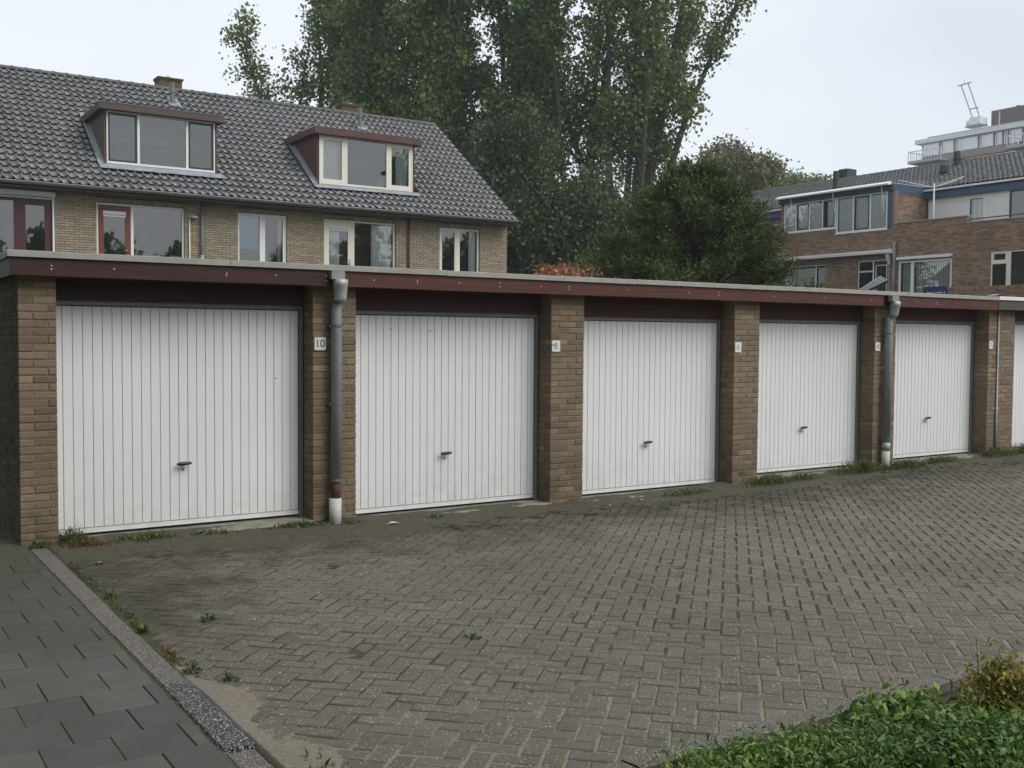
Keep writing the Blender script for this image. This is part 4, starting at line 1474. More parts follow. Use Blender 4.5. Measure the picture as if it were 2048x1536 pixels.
mb = MB(); mb.box(FH, 7.66, 7.94, -0.16, -0.14, 3.32, 3.76); fr_ = part('picture_frame', mb, 'white_paint', None, FH(7.8, -0.15, 3.3)); tag(fr_, 'green picture in a white frame standing in the balcony window corner', 'picture')
mb = MB(); mb.box(FH, 7.69, 7.94, -0.139, -0.135, 3.35, 3.73); part('picture', mb, 'green_picture', fr_)
w = window(h1, FH, (9.43, 10.81, 3.35, 5.0), 'white_paint', 0.05, -0.05, 0.08, [(10.05, 10.16, 3.4, 4.95)], [(9.48, 10.05, 3.4, 4.95, None, 0), (10.16, 10.76, 3.4, 4.95, 'white_paint', 0.045)], 'grey_room')
mb = MB(); mb.box(FH, 9.49, 10.04, -0.16, -0.15, 4.05, 4.93); part('roller_blind', mb, 'blue_blind', w)
drape(w, FH, 10.62, 10.74, 3.42, 4.93, -0.22, 'curtain')
drain = MB(); drain.tube([FH(8.44, 0.06, 5.24), FH(8.44, 0.06, 2.5)], 0.04, 10); dp = part('drainpipe', drain, 'gutter', h1, smooth=True)
mb = MB(); mb.tube([FH(8.44, 0.06, 3.8), FH(8.44, 0.06, 3.2)], 0.05, 10); part('pipe_collar', mb, 'zinc', dp, smooth=True)
mb = MB(); mb.tube([FH(8.12, 0.03, 2.6), FH(8.12, 0.03, 4.74)], 0.018, 8); lp = part('outdoor_lamp', mb, 'white_paint', h1, smooth=True)
mb = MB(); mb.tube([FH(8.1, 0.02, 4.78), FH(8.2, 0.1, 4.78)], [0.03, 0.05], 8); mb.box(FH, 8.16, 8.3, 0.06, 0.16, 4.76, 4.8); part('lamp_head', mb, 'light_zinc', lp)
zf = 7.44
d1, FD1, w1 = dormer(h1, rf1, 6.13, 8.95, 6.05, 7.395, 'dormer_brown', 'white_paint', [(6.91, 6.97, 6.10, 7.345), (8.16, 8.22, 6.10, 7.345)],
    [(6.185, 6.91, 6.105, 7.34, 'dark_green_sash', 0.05), (6.97, 8.16, 6.105, 7.34, None, 0), (8.22, 8.895, 6.105, 7.34, 'dark_green_sash', 0.05)], (7.38, 7.545), 'grey_room')
mb = MB(); mb.box(FD1, 7.66, 8.1, -0.9, -0.85, 6.11, 6.7); part('headboard', mb, 'room', w1)
chimney(h1, 8.72, 9.42, 33.0, 33.5, 9.52)
roof_vent(rf1, 8.78, 31.75, 8.45, 9.12)

# end house
h2, rf2 = terrace(11.38, 18.05, 'end terraced house with the red dormer, cream window frames and gable verge', [((11.91, 14.16, 2.75, 5.0), True), ((15.64, 17.05, 3.35, 5.0), True)], {'x0': 11.75, 'x1': 15.08}, True)
w = window(h2, FH, (11.91, 14.16, 2.75, 5.0), 'cream_paint', 0.05, -0.05, 0.08, [(12.79, 12.86, 2.8, 4.95)], [(11.96, 12.79, 2.8, 4.94, 'cream_paint', 0.125), (12.86, 14.1, 3.3, 4.94, None, 0)], 'room')
mb = MB(); mb.box(FH, 12.09, 12.66, -0.062, -0.045, 4.75, 4.81); mb.box(FH, 12.09, 12.66, -0.062, -0.048, 4.69, 4.73); part('vent_grille', mb, 'white_paint', w)
mb = MB(); mb.tube([FH(12.72, -0.05, 3.78), FH(12.72, -0.01, 3.78), FH(12.63, -0.01, 3.78)], 0.013, 6); mb.tube([FH(12.72, -0.03, 3.62), FH(12.72, -0.03, 3.9)], 0.014, 6); part('door_handle', mb, 'light_zinc', w)
drape(w, FH, 12.09, 12.42, 2.9, 4.68, -0.135, 'curtain')
drape(w, FH, 13.42, 14.08, 3.3, 4.92, -0.125, 'curtain')
mb = MB(); mb.box(FH, 12.86, 14.1, -0.13, -0.048, 3.26, 3.3); part('mullion', mb, 'cream_paint', w)
w = window(h2, FH, (15.64, 17.05, 3.35, 5.0), 'cream_paint', 0.055, -0.05, 0.08, [(16.24, 16.37, 3.4, 4.95)], [(15.7, 16.24, 3.4, 4.945, 'cream_paint', 0.05), (16.37, 16.99, 3.4, 4.945, None, 0)], 'room')
drape(w, FH, 16.72, 16.97, 3.42, 4.93, -0.135, 'curtain')
mb = MB(); mb.tube([FH(14.57, 0.05, 5.24), FH(14.57, 0.05, 2.5)], 0.036, 10); part('drainpipe', mb, 'rust', h2, smooth=True)
d2, FD2, w2 = dormer(h2, rf2, 11.90, 14.93, 6.03, 7.435, 'dormer_red', 'cream_paint', [(12.71, 12.79, 6.08, 7.385), (14.04, 14.12, 6.08, 7.385)],
    [(11.955, 12.71, 6.09, 7.375, 'cream_paint', 0.09), (12.79, 14.04, 6.09, 7.375, None, 0), (14.12, 14.875, 6.09, 7.375, 'cream_paint', 0.09)], (7.41, 7.59), 'room')
drape(w2, FD2, 14.40, 14.78, 6.15, 7.3, -0.12, 'mint_curtain')
drape(w2, FD2, 12.07, 12.7, 6.15, 7.3, -0.2, 'curtain', 'net_curtain', 0.05, 0.008)
mb = MB()
for k in range(7):
    a0, a1 = math.pi * k / 7, math.pi * (k + 1) / 7
    mb.tube([FD2(13.87 + 0.07 * math.cos(a0), -0.15, 6.15 + 0.13 * math.sin(a0)), FD2(13.87 + 0.07 * math.cos(a1), -0.15, 6.15 + 0.13 * math.sin(a1))], 0.012, 6, False)
mb.box(FD2, 13.78, 13.96, -0.2, -0.1, 6.12, 6.145)
tag(part('ornament', mb, 'white_paint', None, FD2(13.87, -0.15, 6.13)), 'small white arched ornament on the sill of the red dormer window', 'ornament')
chimney(h2, 14.78, 15.5, 33.0, 33.5, 9.48)
roof_vent(rf2, 14.82, 31.75, 8.45, 9.14)

# ------------------------------------------------------------------ the brick houses on the right
RX, RY = 35.78, 26.8
FR = Facade((RX, RY, 0), (0, -1, 0), (-1, 0, 0))
REC = -2.2
RE, RZ = (37.78, 7.86), (41.45, 9.45)
SR = math.hypot(RZ[0] - RE[0], RZ[1] - RE[1])
UPR = ((RZ[0] - RE[0]) / SR, 0, (RZ[1] - RE[1]) / SR)


def rroof(h, u0, u1):
    mb = MB()
    P = lambda u, x, z: (x, RY - u, z)
    mb.prism([P(u0, RE[0], RE[1] - 0.03), P(u0, RZ[0], RZ[1] - 0.03), P(u0, 45.1, RE[1] - 0.03), P(u0, 45.1, RE[1] - 0.15), P(u0, RZ[0], RZ[1] - 0.15), P(u0, RE[0], RE[1] - 0.15)],
             [P(u1, RE[0], RE[1] - 0.03), P(u1, RZ[0], RZ[1] - 0.03), P(u1, 45.1, RE[1] - 0.03), P(u1, 45.1, RE[1] - 0.15), P(u1, RZ[0], RZ[1] - 0.15), P(u1, RE[0], RE[1] - 0.15)])
    rf = part('roof', mb, 'bitumen', h)
    tiled_roof(rf, (0, -1, 0), (RE[0] - 0.05, RY, RE[1] - 0.02), UPR, u0, u1, 12, 0.2095, SR / 12.0, None, 300, 'right')
    ridge(rf, (RZ[0], RY - u0, RZ[1] + 0.03), (RZ[0], RY - u1, RZ[1] + 0.03), int((u1 - u0) / 0.345))
    mb = MB(); mb.box(FR, u0, u1, -2.02, -1.9, RE[1] - 0.1, RE[1] - 0.03); part('gutter', mb, 'white_paint', h)
    mb = MB(); mb.box(FR, u0, u1, -2.1, -2.03, RE[1] - 0.40, RE[1] - 0.1); part('eave_fascia', mb, 'blue_trim', h)
    return rf


UB = -0.15
ha = thing('brick_house', (RX, RY + 5, 0), 'brown brick house with a boxed-out upper window row and blue trim', 'house', 'brown brick houses on the right')
oA = [(-5.87, -3.02, 6.41, 7.67), (-3.0, -0.45, 6.17, 7.67), (-5.80, -3.47, 3.0, 4.93), (-1.86, -0.34, 2.6, 4.95)]
mb = MB()
panel(FR, -6.05, UB, -0.1, 7.67, oA, -0.3, -0.012, mb)
mb.box(FR, -6.05, UB, -2.5, -0.31, -0.1, 0.0); mb.box(FR, -6.05, -5.8, -2.4, -0.31, 0.0, 7.67); mb.box(FR, -0.48, -0.262, -2.4, -0.31, 0.0, 7.66)
mb.box(FR, -13.2, -6.06, -2.5, REC, -0.1, 7.6); mb.box(FR, -13.2, -13.0, -9.3, -2.51, -0.1, 7.6); mb.box(FR, -12.99, UB, -9.3, -9.1, -0.1, 7.6)
wa = part('wall', mb, 'red_mortar', ha)
bA = wall_bricks(-6.05, UB, 2.6, 7.60, oA)
FRET = Facade((RX, RY + 0.25, 0), (1, 0, 0), (0, -1, 0))
bR = wall_bricks(0.0, 2.2, 6.3, 7.60)
lay([(FR, bA, 0.05, 0.0), (FRET, bR, 0.05, 0.0)], wa, 'red_brick', 300)
rfa = rroof(ha, -13.2, UB)
mb = MB(); mb.box(FR, -6.1, -0.2, -0.05, 0.10, 7.672, 7.93); part('blue_band', mb, 'dark_blue', ha)
mb = MB(); mb.box(FR, -0.44, -0.25, -0.03, 0.012, 6.17, 7.67); part('corner_post', mb, 'blue_trim', ha)
mb = MB(); mb.box(FR, -0.26, -0.2, -2.2, -0.051, 7.61, 7.94); part('side_band', mb, 'blue_trim', ha)
mb = MB(); mb.box(FR, -0.27, -0.19, -2.2, 0.1, 7.942, 7.975); mb.box(FR, -0.258, -0.225, -2.15, -0.02, 7.575, 7.605); part('metal_trim', mb, 'light_zinc', ha)
mb = MB(); mb.box(FR, -6.1, -0.28, -2.2, 0.098, 7.932, 7.95); part('box_roof', mb, 'bitumen', ha)
mb = MB(); mb.prism([FR(-6.1, 0.11, 7.90), FR(-6.1, 0.34, 7.86), FR(-6.1, 0.36, 7.92), FR(-6.1, 0.14, 8.02)], [FR(-0.2, 0.11, 7.90), FR(-0.2, 0.34, 7.86), FR(-0.2, 0.36, 7.92), FR(-0.2, 0.14, 8.02)])
aw = part('awning', mb, 'white_paint', ha)
for u in (-5.35, -3.05, -0.62):
    mb = MB(); mb.tube([FR(u, 0.2, 7.86), FR(u + 0.1, 0.12, 6.9)], 0.018, 6); part('awning_arm', mb, 'apartment_white', aw)
w = window(ha, FR, oA[0], 'white_paint', 0.06, 0.0, 0.07, [(-5.22, -5.16, 6.46, 7.62), (-4.48, -4.42, 6.46, 7.62), (-3.76, -3.7, 6.46, 7.62)],
    [(-5.82, -5.22, 6.47, 7.61, None, 0), (-5.16, -4.48, 6.47, 7.61, 'dark_blue', 0.06), (-4.42, -3.76, 6.47, 7.61, None, 0), (-3.7, -3.07, 6.47, 7.61, 'dark_blue', 0.06)], 'grey_room', 0.9, glass='sky_glass')
for a, b in ((-5.8, -5.2), (-5.14, -4.5), (-4.4, -3.78), (-3.5, -3.08)): drape(w, FR, a, b, 6.5, 7.55, -0.065, 'curtain', 'curtain', 0.1, 0.012)
w = window(ha, FR, oA[1], 'white_paint', 0.06, 0.0, 0.07, [(-2.16, -2.09, 6.22, 7.62), (-1.33, -1.26, 6.22, 7.62)],
    [(-2.94, -2.16, 6.23, 7.61, None, 0), (-2.09, -1.33, 6.23, 7.61, 'dark_blue', 0.06), (-1.26, -0.51, 6.23, 7.61, None, 0)], 'grey_room', 0.9, glass='sky_glass')
drape(w, FR, -2.9, -0.52, 6.25, 7.58, -0.065, 'curtain', 'curtain', 0.1, 0.012)
mb = MB(); mb.box(FR, -5.95, -0.1, 0.0, 0.28, 5.24, 5.31); aw2 = part('awning', mb, 'white_paint', ha)
mb = MB(); mb.box(FR, -6.0, -0.14, 0.20, 0.36, 5.165, 5.215); part('awning_rail', mb, 'white_paint', aw2)
mb = MB(); mb.box(FR, -0.16, -0.05, 0.0, 0.34, 5.15, 5.33); mb.prism([FR(-0.3, 0.1, 5.14), FR(-0.3, 0.3, 5.14), FR(-0.3, 0.12, 4.72), FR(-0.3, 0.08, 4.72)], [FR(-0.2, 0.1, 5.14), FR(-0.2, 0.3, 5.14), FR(-0.2, 0.12, 4.72), FR(-0.2, 0.08, 4.72)]); part('awning_bracket', mb, 'apartment_white', aw2)
w = window(ha, FR, oA[2], 'white_paint', 0.06, -0.05, 0.08, [(-4.09, -4.03, 3.05, 4.87)], [(-5.74, -4.09, 3.06, 4.80, None, 0), (-4.03, -3.52, 3.06, 4.87, 'dark_green_sash', 0.05)], 'grey_room', 0.8, glass='sky_glass')
for a, b in ((-5.73, -5.18), (-5.14, -4.12), (-3.97, -3.58)):
    mb = MB(); mb.box(FR, a, b, -0.105, -0.098, 3.07, 4.79); part('roller_blind', mb, 'pale_blind', w)
w = window(ha, FR, oA[3], 'white_paint', 0.05, -0.05, 0.08, [(-1.14, -1.08, 2.65, 4.9), (-1.81, -1.14, 4.48, 4.53)], [(-1.81, -1.14, 2.66, 4.48, 'dark_blue', 0.03), (-1.81, -1.14, 4.53, 4.9, 'dark_blue', 0.03), (-1.08, -0.39, 2.66, 4.9, 'dark_blue', 0.12)], 'room', 0.8)
mb = MB()
for bx in ((-0.99, -0.96, 2.7, 4.74), (-0.47, -0.44, 2.7, 4.74), (-0.96, -0.47, 4.71, 4.74)): mb.box(FR, bx[0], bx[1], -0.057, -0.035, bx[2], bx[3])
part('door_trim', mb, 'white_paint', w)
mb = MB(); mb.tube([FR(-0.02, 0.0, 5.52), FR(-0.02, 0.06, 5.58), FR(-0.02, 0.1, 5.52), FR(-0.02, 0.1, 5.4), FR(-0.02, 0.1, 2.0)], 0.06, 10); part('drainpipe', mb, 'zinc', ha, smooth=True)
for u, x, z0, z1 in ((-6.25, 39.6, 8.6, 9.55),): roof_vent(rfa, x, RY - u, z0, z1, 'bitumen', False, 1.7)
mb = MB(); mb.box(WORLD, 42.6, 43.3, RY + 8.06, RY + 8.6, 8.6, 10.2); part('chimney', mb, 'bitumen', rfa)

hb = thing('brick_house', (RX, RY - 3, 0), 'brown brick house with a roof terrace in front of white cladding', 'house', 'brown brick houses on the right')
oB = [(0.1, 2.48, 2.7, 4.84), (4.04, 6.2, 3.2, 4.97)]
UE = 9.2
mb = MB()
panel(FR, UB, 3.08, -0.1, 6.33, oB, -0.3, -0.012, mb); panel(FR, 3.08, UE, -0.1, 6.08, oB, -0.3, -0.012, mb)
mb.box(FR, UB, UE, -2.2, -0.31, 5.2, 5.3)
mb.box(FR, UE - 0.2, UE, -9.3, -0.31, -0.1, 5.19); mb.box(FR, UE - 0.2, UE, -9.3, -2.45, 5.31, 7.5); mb.box(FR, UB, UE - 0.21, -9.3, -9.1, -0.1, 7.5)
wb = part('wall', mb, 'red_mortar', hb)
bB = wall_bricks(UB, 3.08, 2.6, 6.32, oB) + wall_bricks(3.09, UE, 2.6, 6.07, oB)
lay([(FR, bB, 0.05, 0.0)], wb, 'red_brick', 300)
mb = MB(); mb.box(FR, UB + 0.03, 3.1, -0.33, 0.03, 6.335, 6.375); part('wall_coping', mb, 'coping', hb)
mb = MB(); mb.box(FR, 3.06, UE, -0.33, 0.03, 6.085, 6.125); part('wall_coping', mb, 'coping', hb)
mb = MB(); mb.tube([FR(3.08, -0.1, 6.22), FR(UE, -0.1, 6.26)], 0.022, 8); part('railing', mb, 'dark_blue', hb)
rfb = rroof(hb, UB, UE)
# white cladding of the set-back storey
FW = Facade((RX + 2.2, RY, 0), (0, -1, 0), (-1, 0, 0))
oW = [(1.69, 2.3, 5.4, 7.32), (3.37, 5.6, 6.15, 7.43)]
mb = MB(); panel(FW, UB, UE, 5.3, 7.47, oW, -0.2, 0.0, mb); cl = part('cladding', mb, 'offwhite_panel', hb)
for bx in ((0.36, 1.62, 7.30, 7.33), (0.36, 1.62, 7.24, 7.265), (2.5, 2.53, 5.4, 7.47), (2.66, 2.69, 5.4, 7.47), (1.63, 1.68, 5.4, 7.36)):
    one_box('cover_strip', FW, (bx[0], bx[1], 0.001, 0.018, bx[2], bx[3]), 'white_paint', cl)
w = window(hb, FW, oW[0], 'white_paint', 0.03, 0.0, 0.07, (), [(1.72, 2.27, 5.43, 7.29, 'dark_blue', 0.02)], 'grey_room', 0.6, 'terrace_door', False)
mb = MB(); mb.box(FW, 1.75, 2.24, -0.16, -0.15, 5.45, 7.27); part('roller_blind', mb, 'pale_blind', w)
w = window(hb, FW, oW[1], 'dark_blue', 0.05, 0.0, 0.07, (), [(3.42, 5.55, 6.2, 7.38, None, 0)], 'grey_room', 0.8, 'window', False)
w = window(hb, FR, oB[0], 'white_paint', 0.09, -0.04, 0.08, [(0.66, 0.79, 2.79, 4.75)], [(0.19, 0.66, 2.8, 4.75, None, 0), (0.79, 2.39, 2.8, 4.75, None, 0)], 'room', 0.8)
for k in range(22):
    u = 0.2 + k * 0.1
    if 0.62 < u < 0.8: continue
    m2 = MB(); m2.hexa([FR(u, -0.2, 2.82), FR(u + 0.055, -0.235, 2.82), FR(u + 0.057, -0.232, 2.82), FR(u + 0.002, -0.197, 2.82), FR(u, -0.2, 4.72), FR(u + 0.055, -0.235, 4.72), FR(u + 0.057, -0.232, 4.72), FR(u + 0.002, -0.197, 4.72)])
    part('blind_slat', m2, 'pale_blind', w)
mb = MB(); mb.box(FR, 0.07, 2.5, 0.0, 0.10, 4.88, 4.99); part('shutter_box', mb, 'white_paint', hb)
w = window(hb, FR, oB[1], 'cream_paint', 0.06, -0.05, 0.08, [(4.64, 4.82, 3.26, 4.91), (4.1, 4.64, 4.50, 4.60)], [(4.1, 4.64, 3.26, 4.50, 'dark_blue', 0.03), (4.1, 4.64, 4.60, 4.91, 'cream_paint', 0.045), (4.82, 6.14, 3.26, 4.91, 'dark_blue', 0.03)], 'room', 0.8)
roof_vent(rfa, 39.6, RY + 0.57, 8.4, 9.05, 'bitumen', False, 2.3)
roof_vent(rfa, 40.8, RY + 0.8, 9.0, 9.8, 'bitumen', False, 1.8)

# rotary clothes dryer on the roof terrace
cd = thing('clothes_dryer', FR(1.08, -0.8, 5.3), 'folded-out white rotary clothes dryer standing on the roof terrace', 'clothes dryer')
mb = MB(); mb.tube([FR(1.08, -0.8, 5.3), FR(1.08, -0.8, 7.86)], 0.028, 8); part('pole', mb, 'apartment_white', cd, smooth=True)
for du, do, dz in ((-1.5, 0.2, 0.42), (1.1, 0.3, 0.05), (-1.0, -0.9, 0.2), (0.75, -0.8, 0.38)):
    mb = MB(); mb.tube([FR(1.08, -0.8, 7.70), FR(1.08 + du, -0.8 + do, 7.72 + dz)], 0.016, 6); part('arm', mb, 'apartment_white', cd)
arms = [FR(1.08 + du, -0.8 + do, 7.72 + dz) for du, do, dz in ((-1.5, 0.2, 0.42), (1.1, 0.3, 0.05), (0.75, -0.8, 0.38), (-1.0, -0.9, 0.2))]
mb = MB()
for f in (1.0, 0.75, 0.5):
    q = [FR(1.08, -0.8, 7.72).lerp(a, f) for a in arms]
    for i in range(4): mb.tube([q[i], q[(i + 1) % 4]], 0.004, 4)
o = part('lines', mb, 'apartment_white', cd); o['kind'] = 'stuff'

# things standing behind the garages
FGW = Facade((25.0, 0, 0), (0, -1, 0), (-1, 0, 0))
gw = thing('garden_wall', (25.1, 16, -0.16), 'low brown brick garden wall with an upright brick course on top', 'wall')
mb = MB(); mb.box(FGW, -17.1, -14.55, -0.22, -0.012, -0.2, 3.08); gwm = part('wall', mb, 'red_mortar', gw)
lay([(FGW, wall_bricks(-17.1, -14.55, 2.3, 2.98) + soldier(-17.1, -14.55, 2.99, 3.09), 0.05, 0.0)], gwm, 'red_brick', 150)
bb = thing('blue_board', (25.05, 17.5, -0.16), 'dark blue board standing against the end of the garden wall', 'board')
mb = MB(); mb.box(FGW, -17.85, -17.13, -0.05, -0.01, 2.45, 3.135); part('panel', mb, 'blue_board', bb)
for u in (-17.8, -17.2):
    mb = MB(); mb.box(FGW, u - 0.03, u + 0.03, -0.1, -0.051, -0.16, 3.0); part('post', mb, 'steel_grey', bb)
mb = MB()
for k in range(7): mb.box(FGW, -17.72 + k * 0.085, -17.72 + k * 0.085 + random.choice((0.05, 0.035, 0.06)), -0.0095, -0.006, 2.955, 2.985)
part('lettering', mb, 'paper', bb)['kind'] = 'stuff'
sh = thing('garden_shed', (20.6, 15.7, -0.16), 'grey tiled lean-to roof poking up behind the garages', 'shed')
mb = MB(); mb.box(WORLD, 20.55, 21.6, 15.15, 16.05, -0.16, 2.68); part('wall', mb, 'grey_wood', sh)
rA, rB, rD, rE = Vector((20.5, 16.38, 2.86)), Vector((20.5, 15.78, 3.16)), Vector((20.05, 15.22, 3.02)), Vector((20.05, 15.78, 2.81))
dn = Vector((0, 0, -0.05))
mb = MB(); mb.hexa([p + dn for p in (rA, rB, rD, rE)] + [rA, rB, rD, rE]); srf = part('roof', mb, 'grey_wood', sh)
for k in range(3):
    f0, f1 = k / 3, (k + 1.12) / 3
    for q in range(5):
        g0, g1 = q / 5 + 0.01, (q + 1) / 5 - 0.01
        top = lambda g, f: (rA.lerp(rB, g)).lerp(rE.lerp(rD, g), f)
        lift0, lift1 = Vector((0, 0, 0.008)), Vector((0, 0, 0.03))
        mb = MB(); mb.hexa([top(g0, f0) + lift0 * 0.2, top(g1, f0) + lift0 * 0.2, top(g1, f1) + lift1 * 0.4, top(g0, f1) + lift1 * 0.4, top(g0, f0) + lift0, top(g1, f0) + lift0, top(g1, f1) + lift1, top(g0, f1) + lift1])
        part('roof_tile', mb, 'zinc', srf)

# ------------------------------------------------------------------ far apartment building
AX = 90.0
FA = Facade((AX, 0, 0), (0, 1, 0), (-1, 0, 0))
ap = thing('apartment_building', (AX + 6, 58, 0), 'pale flat-roofed apartment building far behind the right-hand houses', 'building')
one_box('wall', FA, (44, 65.0, -12, -0.3, -0.1, 19.65), 'apartment_brick', ap)
one_box('brick_band', FA, (55.9, 62.6, -0.3, 0.05, 18.95, 19.58), 'apartment_brick', ap)
one_box('upper_wall', FA, (44, 64.9, -12, -0.6, 19.66, 20.86), 'apartment_grey', ap)
one_box('roof_slab', FA, (44, 65.3, -13, 0.35, 20.87, 21.27), 'apartment_white', ap)
one_box('roof_edge', FA, (44, 64.4, -12.5, -0.4, 21.28, 21.55), 'apartment_grey', ap)
us = [64.85, 62.75, 61.2, 58.7, 57.15, 56.3, 55.8, 54.4, 53, 51, 49, 47, 45]
for a, b in zip(us, us[1:]):
    b2, a2 = b + 0.1, a - 0.08
    mb = MB()
    mb.box(FA, b2, a2, -0.2, 0.0, 20.76, 20.84); mb.box(FA, b2, a2, -0.2, 0.0, 19.62, 19.72); mb.box(FA, b2, b2 + 0.1, -0.2, 0.0, 19.72, 20.76); mb.box(FA, a2 - 0.1, a2, -0.2, 0.0, 19.72, 20.76)
    wi = part('window', mb, 'apartment_white', ap, FA((a + b) / 2, 0, 19.7))
    mb = MB(); mb.quad(FA(b2, -0.08, 19.7), FA(a2, -0.08, 19.7), FA(a2, -0.08, 20.8), FA(b2, -0.08, 20.8)); part('pane', mb, 'far_glass', wi)
    drape(wi, FA, b2 + 0.1, b2 + 0.1 + (a2 - b2) * random.uniform(0.35, 0.85), 19.74, 20.75, -0.3, 'curtain', 'curtain', 0.2, 0.04)
one_box('window', FA, (44, 60.0, -0.25, 0.02, 18.3, 18.85), 'far_glass', ap)
for (y0, y1, nm) in ((61.35, 64.85, 'a'), (49.0, 54.7, 'b')):
    mb = MB(); mb.box(FA, y0, y1, 0.0, 2.0, 18.75, 19.0); b = part('balcony', mb, 'apartment_grey', ap, FA(y0, 1, 18.8))
    mb = MB()
    for u in np.linspace(y0, y1, 12): mb.box(FA, u - 0.02, u + 0.02, 1.9, 1.94, 19.0, 19.85)
    mb.box(FA, y0, y1, 1.88, 1.96, 19.85, 19.93)
    for oo in np.linspace(0.1, 1.9, 7):
        mb.box(FA, y1 - 0.04, y1, oo, oo + 0.04, 19.0, 19.85)
    mb.box(FA, y1 - 0.06, y1 + 0.02, 0.0, 1.9, 19.85, 19.93)
    part('railing', mb, 'apartment_white', b)
FL2 = Facade((95, 0, 0), (0, 1, 0), (-1, 0, 0))
mb = MB(); mb.box(FL2, 52, 60.7, -6, 0, 21.3, 23.98); lb = part('lift_housing', mb, 'lift_brown', ap, FL2(58, 0, 21.3))
one_box('rain_pipe', FL2, (59.78, 59.86, 0.0, 0.08, 22.4, 23.8), 'apartment_white', lb)
mb = MB(); mb.tube([(97, 59.15, 23.98), (97, 59.15, 24.5)], 0.25, 12); part('vent_pipe', mb, 'apartment_grey', lb)

cr_ = thing('roof_crane', (94, 61.6, 21.55), 'grey window-cleaning crane with twin masts on the apartment roof', 'crane')
FC = Facade((94, 0, 0), (0, 1, 0), (-1, 0, 0))
for a, b in (((61.98, 23.3), (62.97, 26.73)), ((61.24, 23.3), (62.21, 26.71))):
    mb = MB(); mb.tube([FC(a[0], 0, a[1]), FC(b[0], 0.6, b[1])], 0.06, 6); part('mast', mb, 'crane_grey', cr_)
mb = MB(); mb.tube([FC(63.3, 0.6, 26.67), FC(61.84, 0.6, 26.75)], 0.06, 6); mb.tube([FC(62.6, 0.6, 26.7), FC(62.65, 0.6, 27.05)], 0.03, 6); part('head_beam', mb, 'crane_grey', cr_)
mb = MB(); mb.tube([FC(62.25, 0.2, 24.27), FC(61.3, 0.2, 24.3)], 0.06, 6); part('cross_beam', mb, 'crane_grey', cr_)
mb = MB(); mb.box(FC, 60.85, 62.0, -0.6, 0.6, 22.65, 23.35); mb.tube([FC(62.0, 0, 22.95), FC(62.5, 0, 22.95)], 0.34, 12); part('machine_box', mb, 'apartment_white', cr_)
for u in (60.9, 62.3):
    mb = MB(); mb.tube([FC(61.5, 0, 22.7), FC(u, 0, 21.55)], 0.09, 6); part('leg', mb, 'apartment_white', cr_)
mb = MB(); mb.box(FC, 60.7, 62.5, -0.5, 0.5, 22.5, 22.64); part('base_frame', mb, 'crane_grey', cr_)

# ------------------------------------------------------------------ foliage
def leaf_quads(P, D, L, Wd, roll=None, bend=0.15):
    """P (n,3) leaf bases, D (n,3) directions, L/Wd sizes. Four-vertex leaves."""
    n = len(P)
    D = D / np.maximum(1e-6, np.linalg.norm(D, axis=1))[:, None]
    rnd = rng.normal(size=(n, 3))
    S = np.cross(D, rnd); S /= np.maximum(1e-6, np.linalg.norm(S, axis=1))[:, None]
    Nn = np.cross(S, D)
    L = np.broadcast_to(L, (n,))[:, None]; Wd = np.broadcast_to(Wd, (n,))[:, None]
    V = np.empty((n, 4, 3))
    V[:, 0] = P
    V[:, 1] = P + D * L * 0.45 + S * Wd * 0.5 + Nn * L * bend * 0.5
    V[:, 2] = P + D * L - Nn * L * bend
    V[:, 3] = P + D * L * 0.45 - S * Wd * 0.5 + Nn * L * bend * 0.5
    return V.reshape(-1, 3), np.arange(4 * n).reshape(n, 4)


def ovate(P, D, L, Wd, bend=0.2):
    """six-cornered leaves, folded a little along the midrib"""
    n = len(P)
    D = D / np.maximum(1e-6, np.linalg.norm(D, axis=1))[:, None]
    S = np.cross(D, rng.normal(size=(n, 3)) * 0.5 + np.array([0, 0, 1.0])); S /= np.maximum(1e-6, np.linalg.norm(S, axis=1))[:, None]
    Nn = np.cross(S, D)
    L = np.broadcast_to(L, (n,))[:, None]; Wd = np.broadcast_to(Wd, (n,))[:, None]
    V = np.empty((n, 8, 3))
    for k, (t, w, dr) in enumerate(((0, 0, 0), (0.3, 0.5, 0.04), (0.65, 0.42, 0.0), (1, 0, -1), (0.65, -0.42, 0.0), (0.3, -0.5, 0.04), (0.3, 0, -0.06), (0.65, 0, -0.16))):
        V[:, k] = P + D * L * t + S * Wd * w + Nn * L * bend * dr
    b = (np.arange(n) * 8)[:, None]
    Q = np.concatenate([b + np.array(f) for f in ((0, 1, 6, 5), (1, 2, 7, 6), (6, 7, 4, 5), (2, 3, 4, 7))], 0)
    return V.reshape(-1, 3), Q


def leaf_mesh(name, clusters, n, spread, L, Wd, mat, updown=0.0, out_from=None, jitter=0.35, flat=1.0, shape=None):
    """n leaves scattered round the cluster points (m,3)"""
    C = np.asarray(clusters)
    idx = rng.integers(0, len(C), n)
    P = C[idx] + rng.normal(size=(n, 3)) * np.array([spread, spread, spread * flat])
    D = rng.normal(size=(n, 3)) + np.array([0, 0, updown])
    if out_from is not None:
        o = P - np.asarray(out_from); o /= np.maximum(1e-6, np.linalg.norm(o, axis=1))[:, None]
        D = D * 0.55 + o * 1.0
    s = 1 + rng.normal(size=n) * jitter * 0.5
    s = np.clip(s, 0.5, 1.6)
    V, Q = (shape or leaf_quads)(P, D, L * s, Wd * s)
    return np_mesh(name, V, Q, mat)


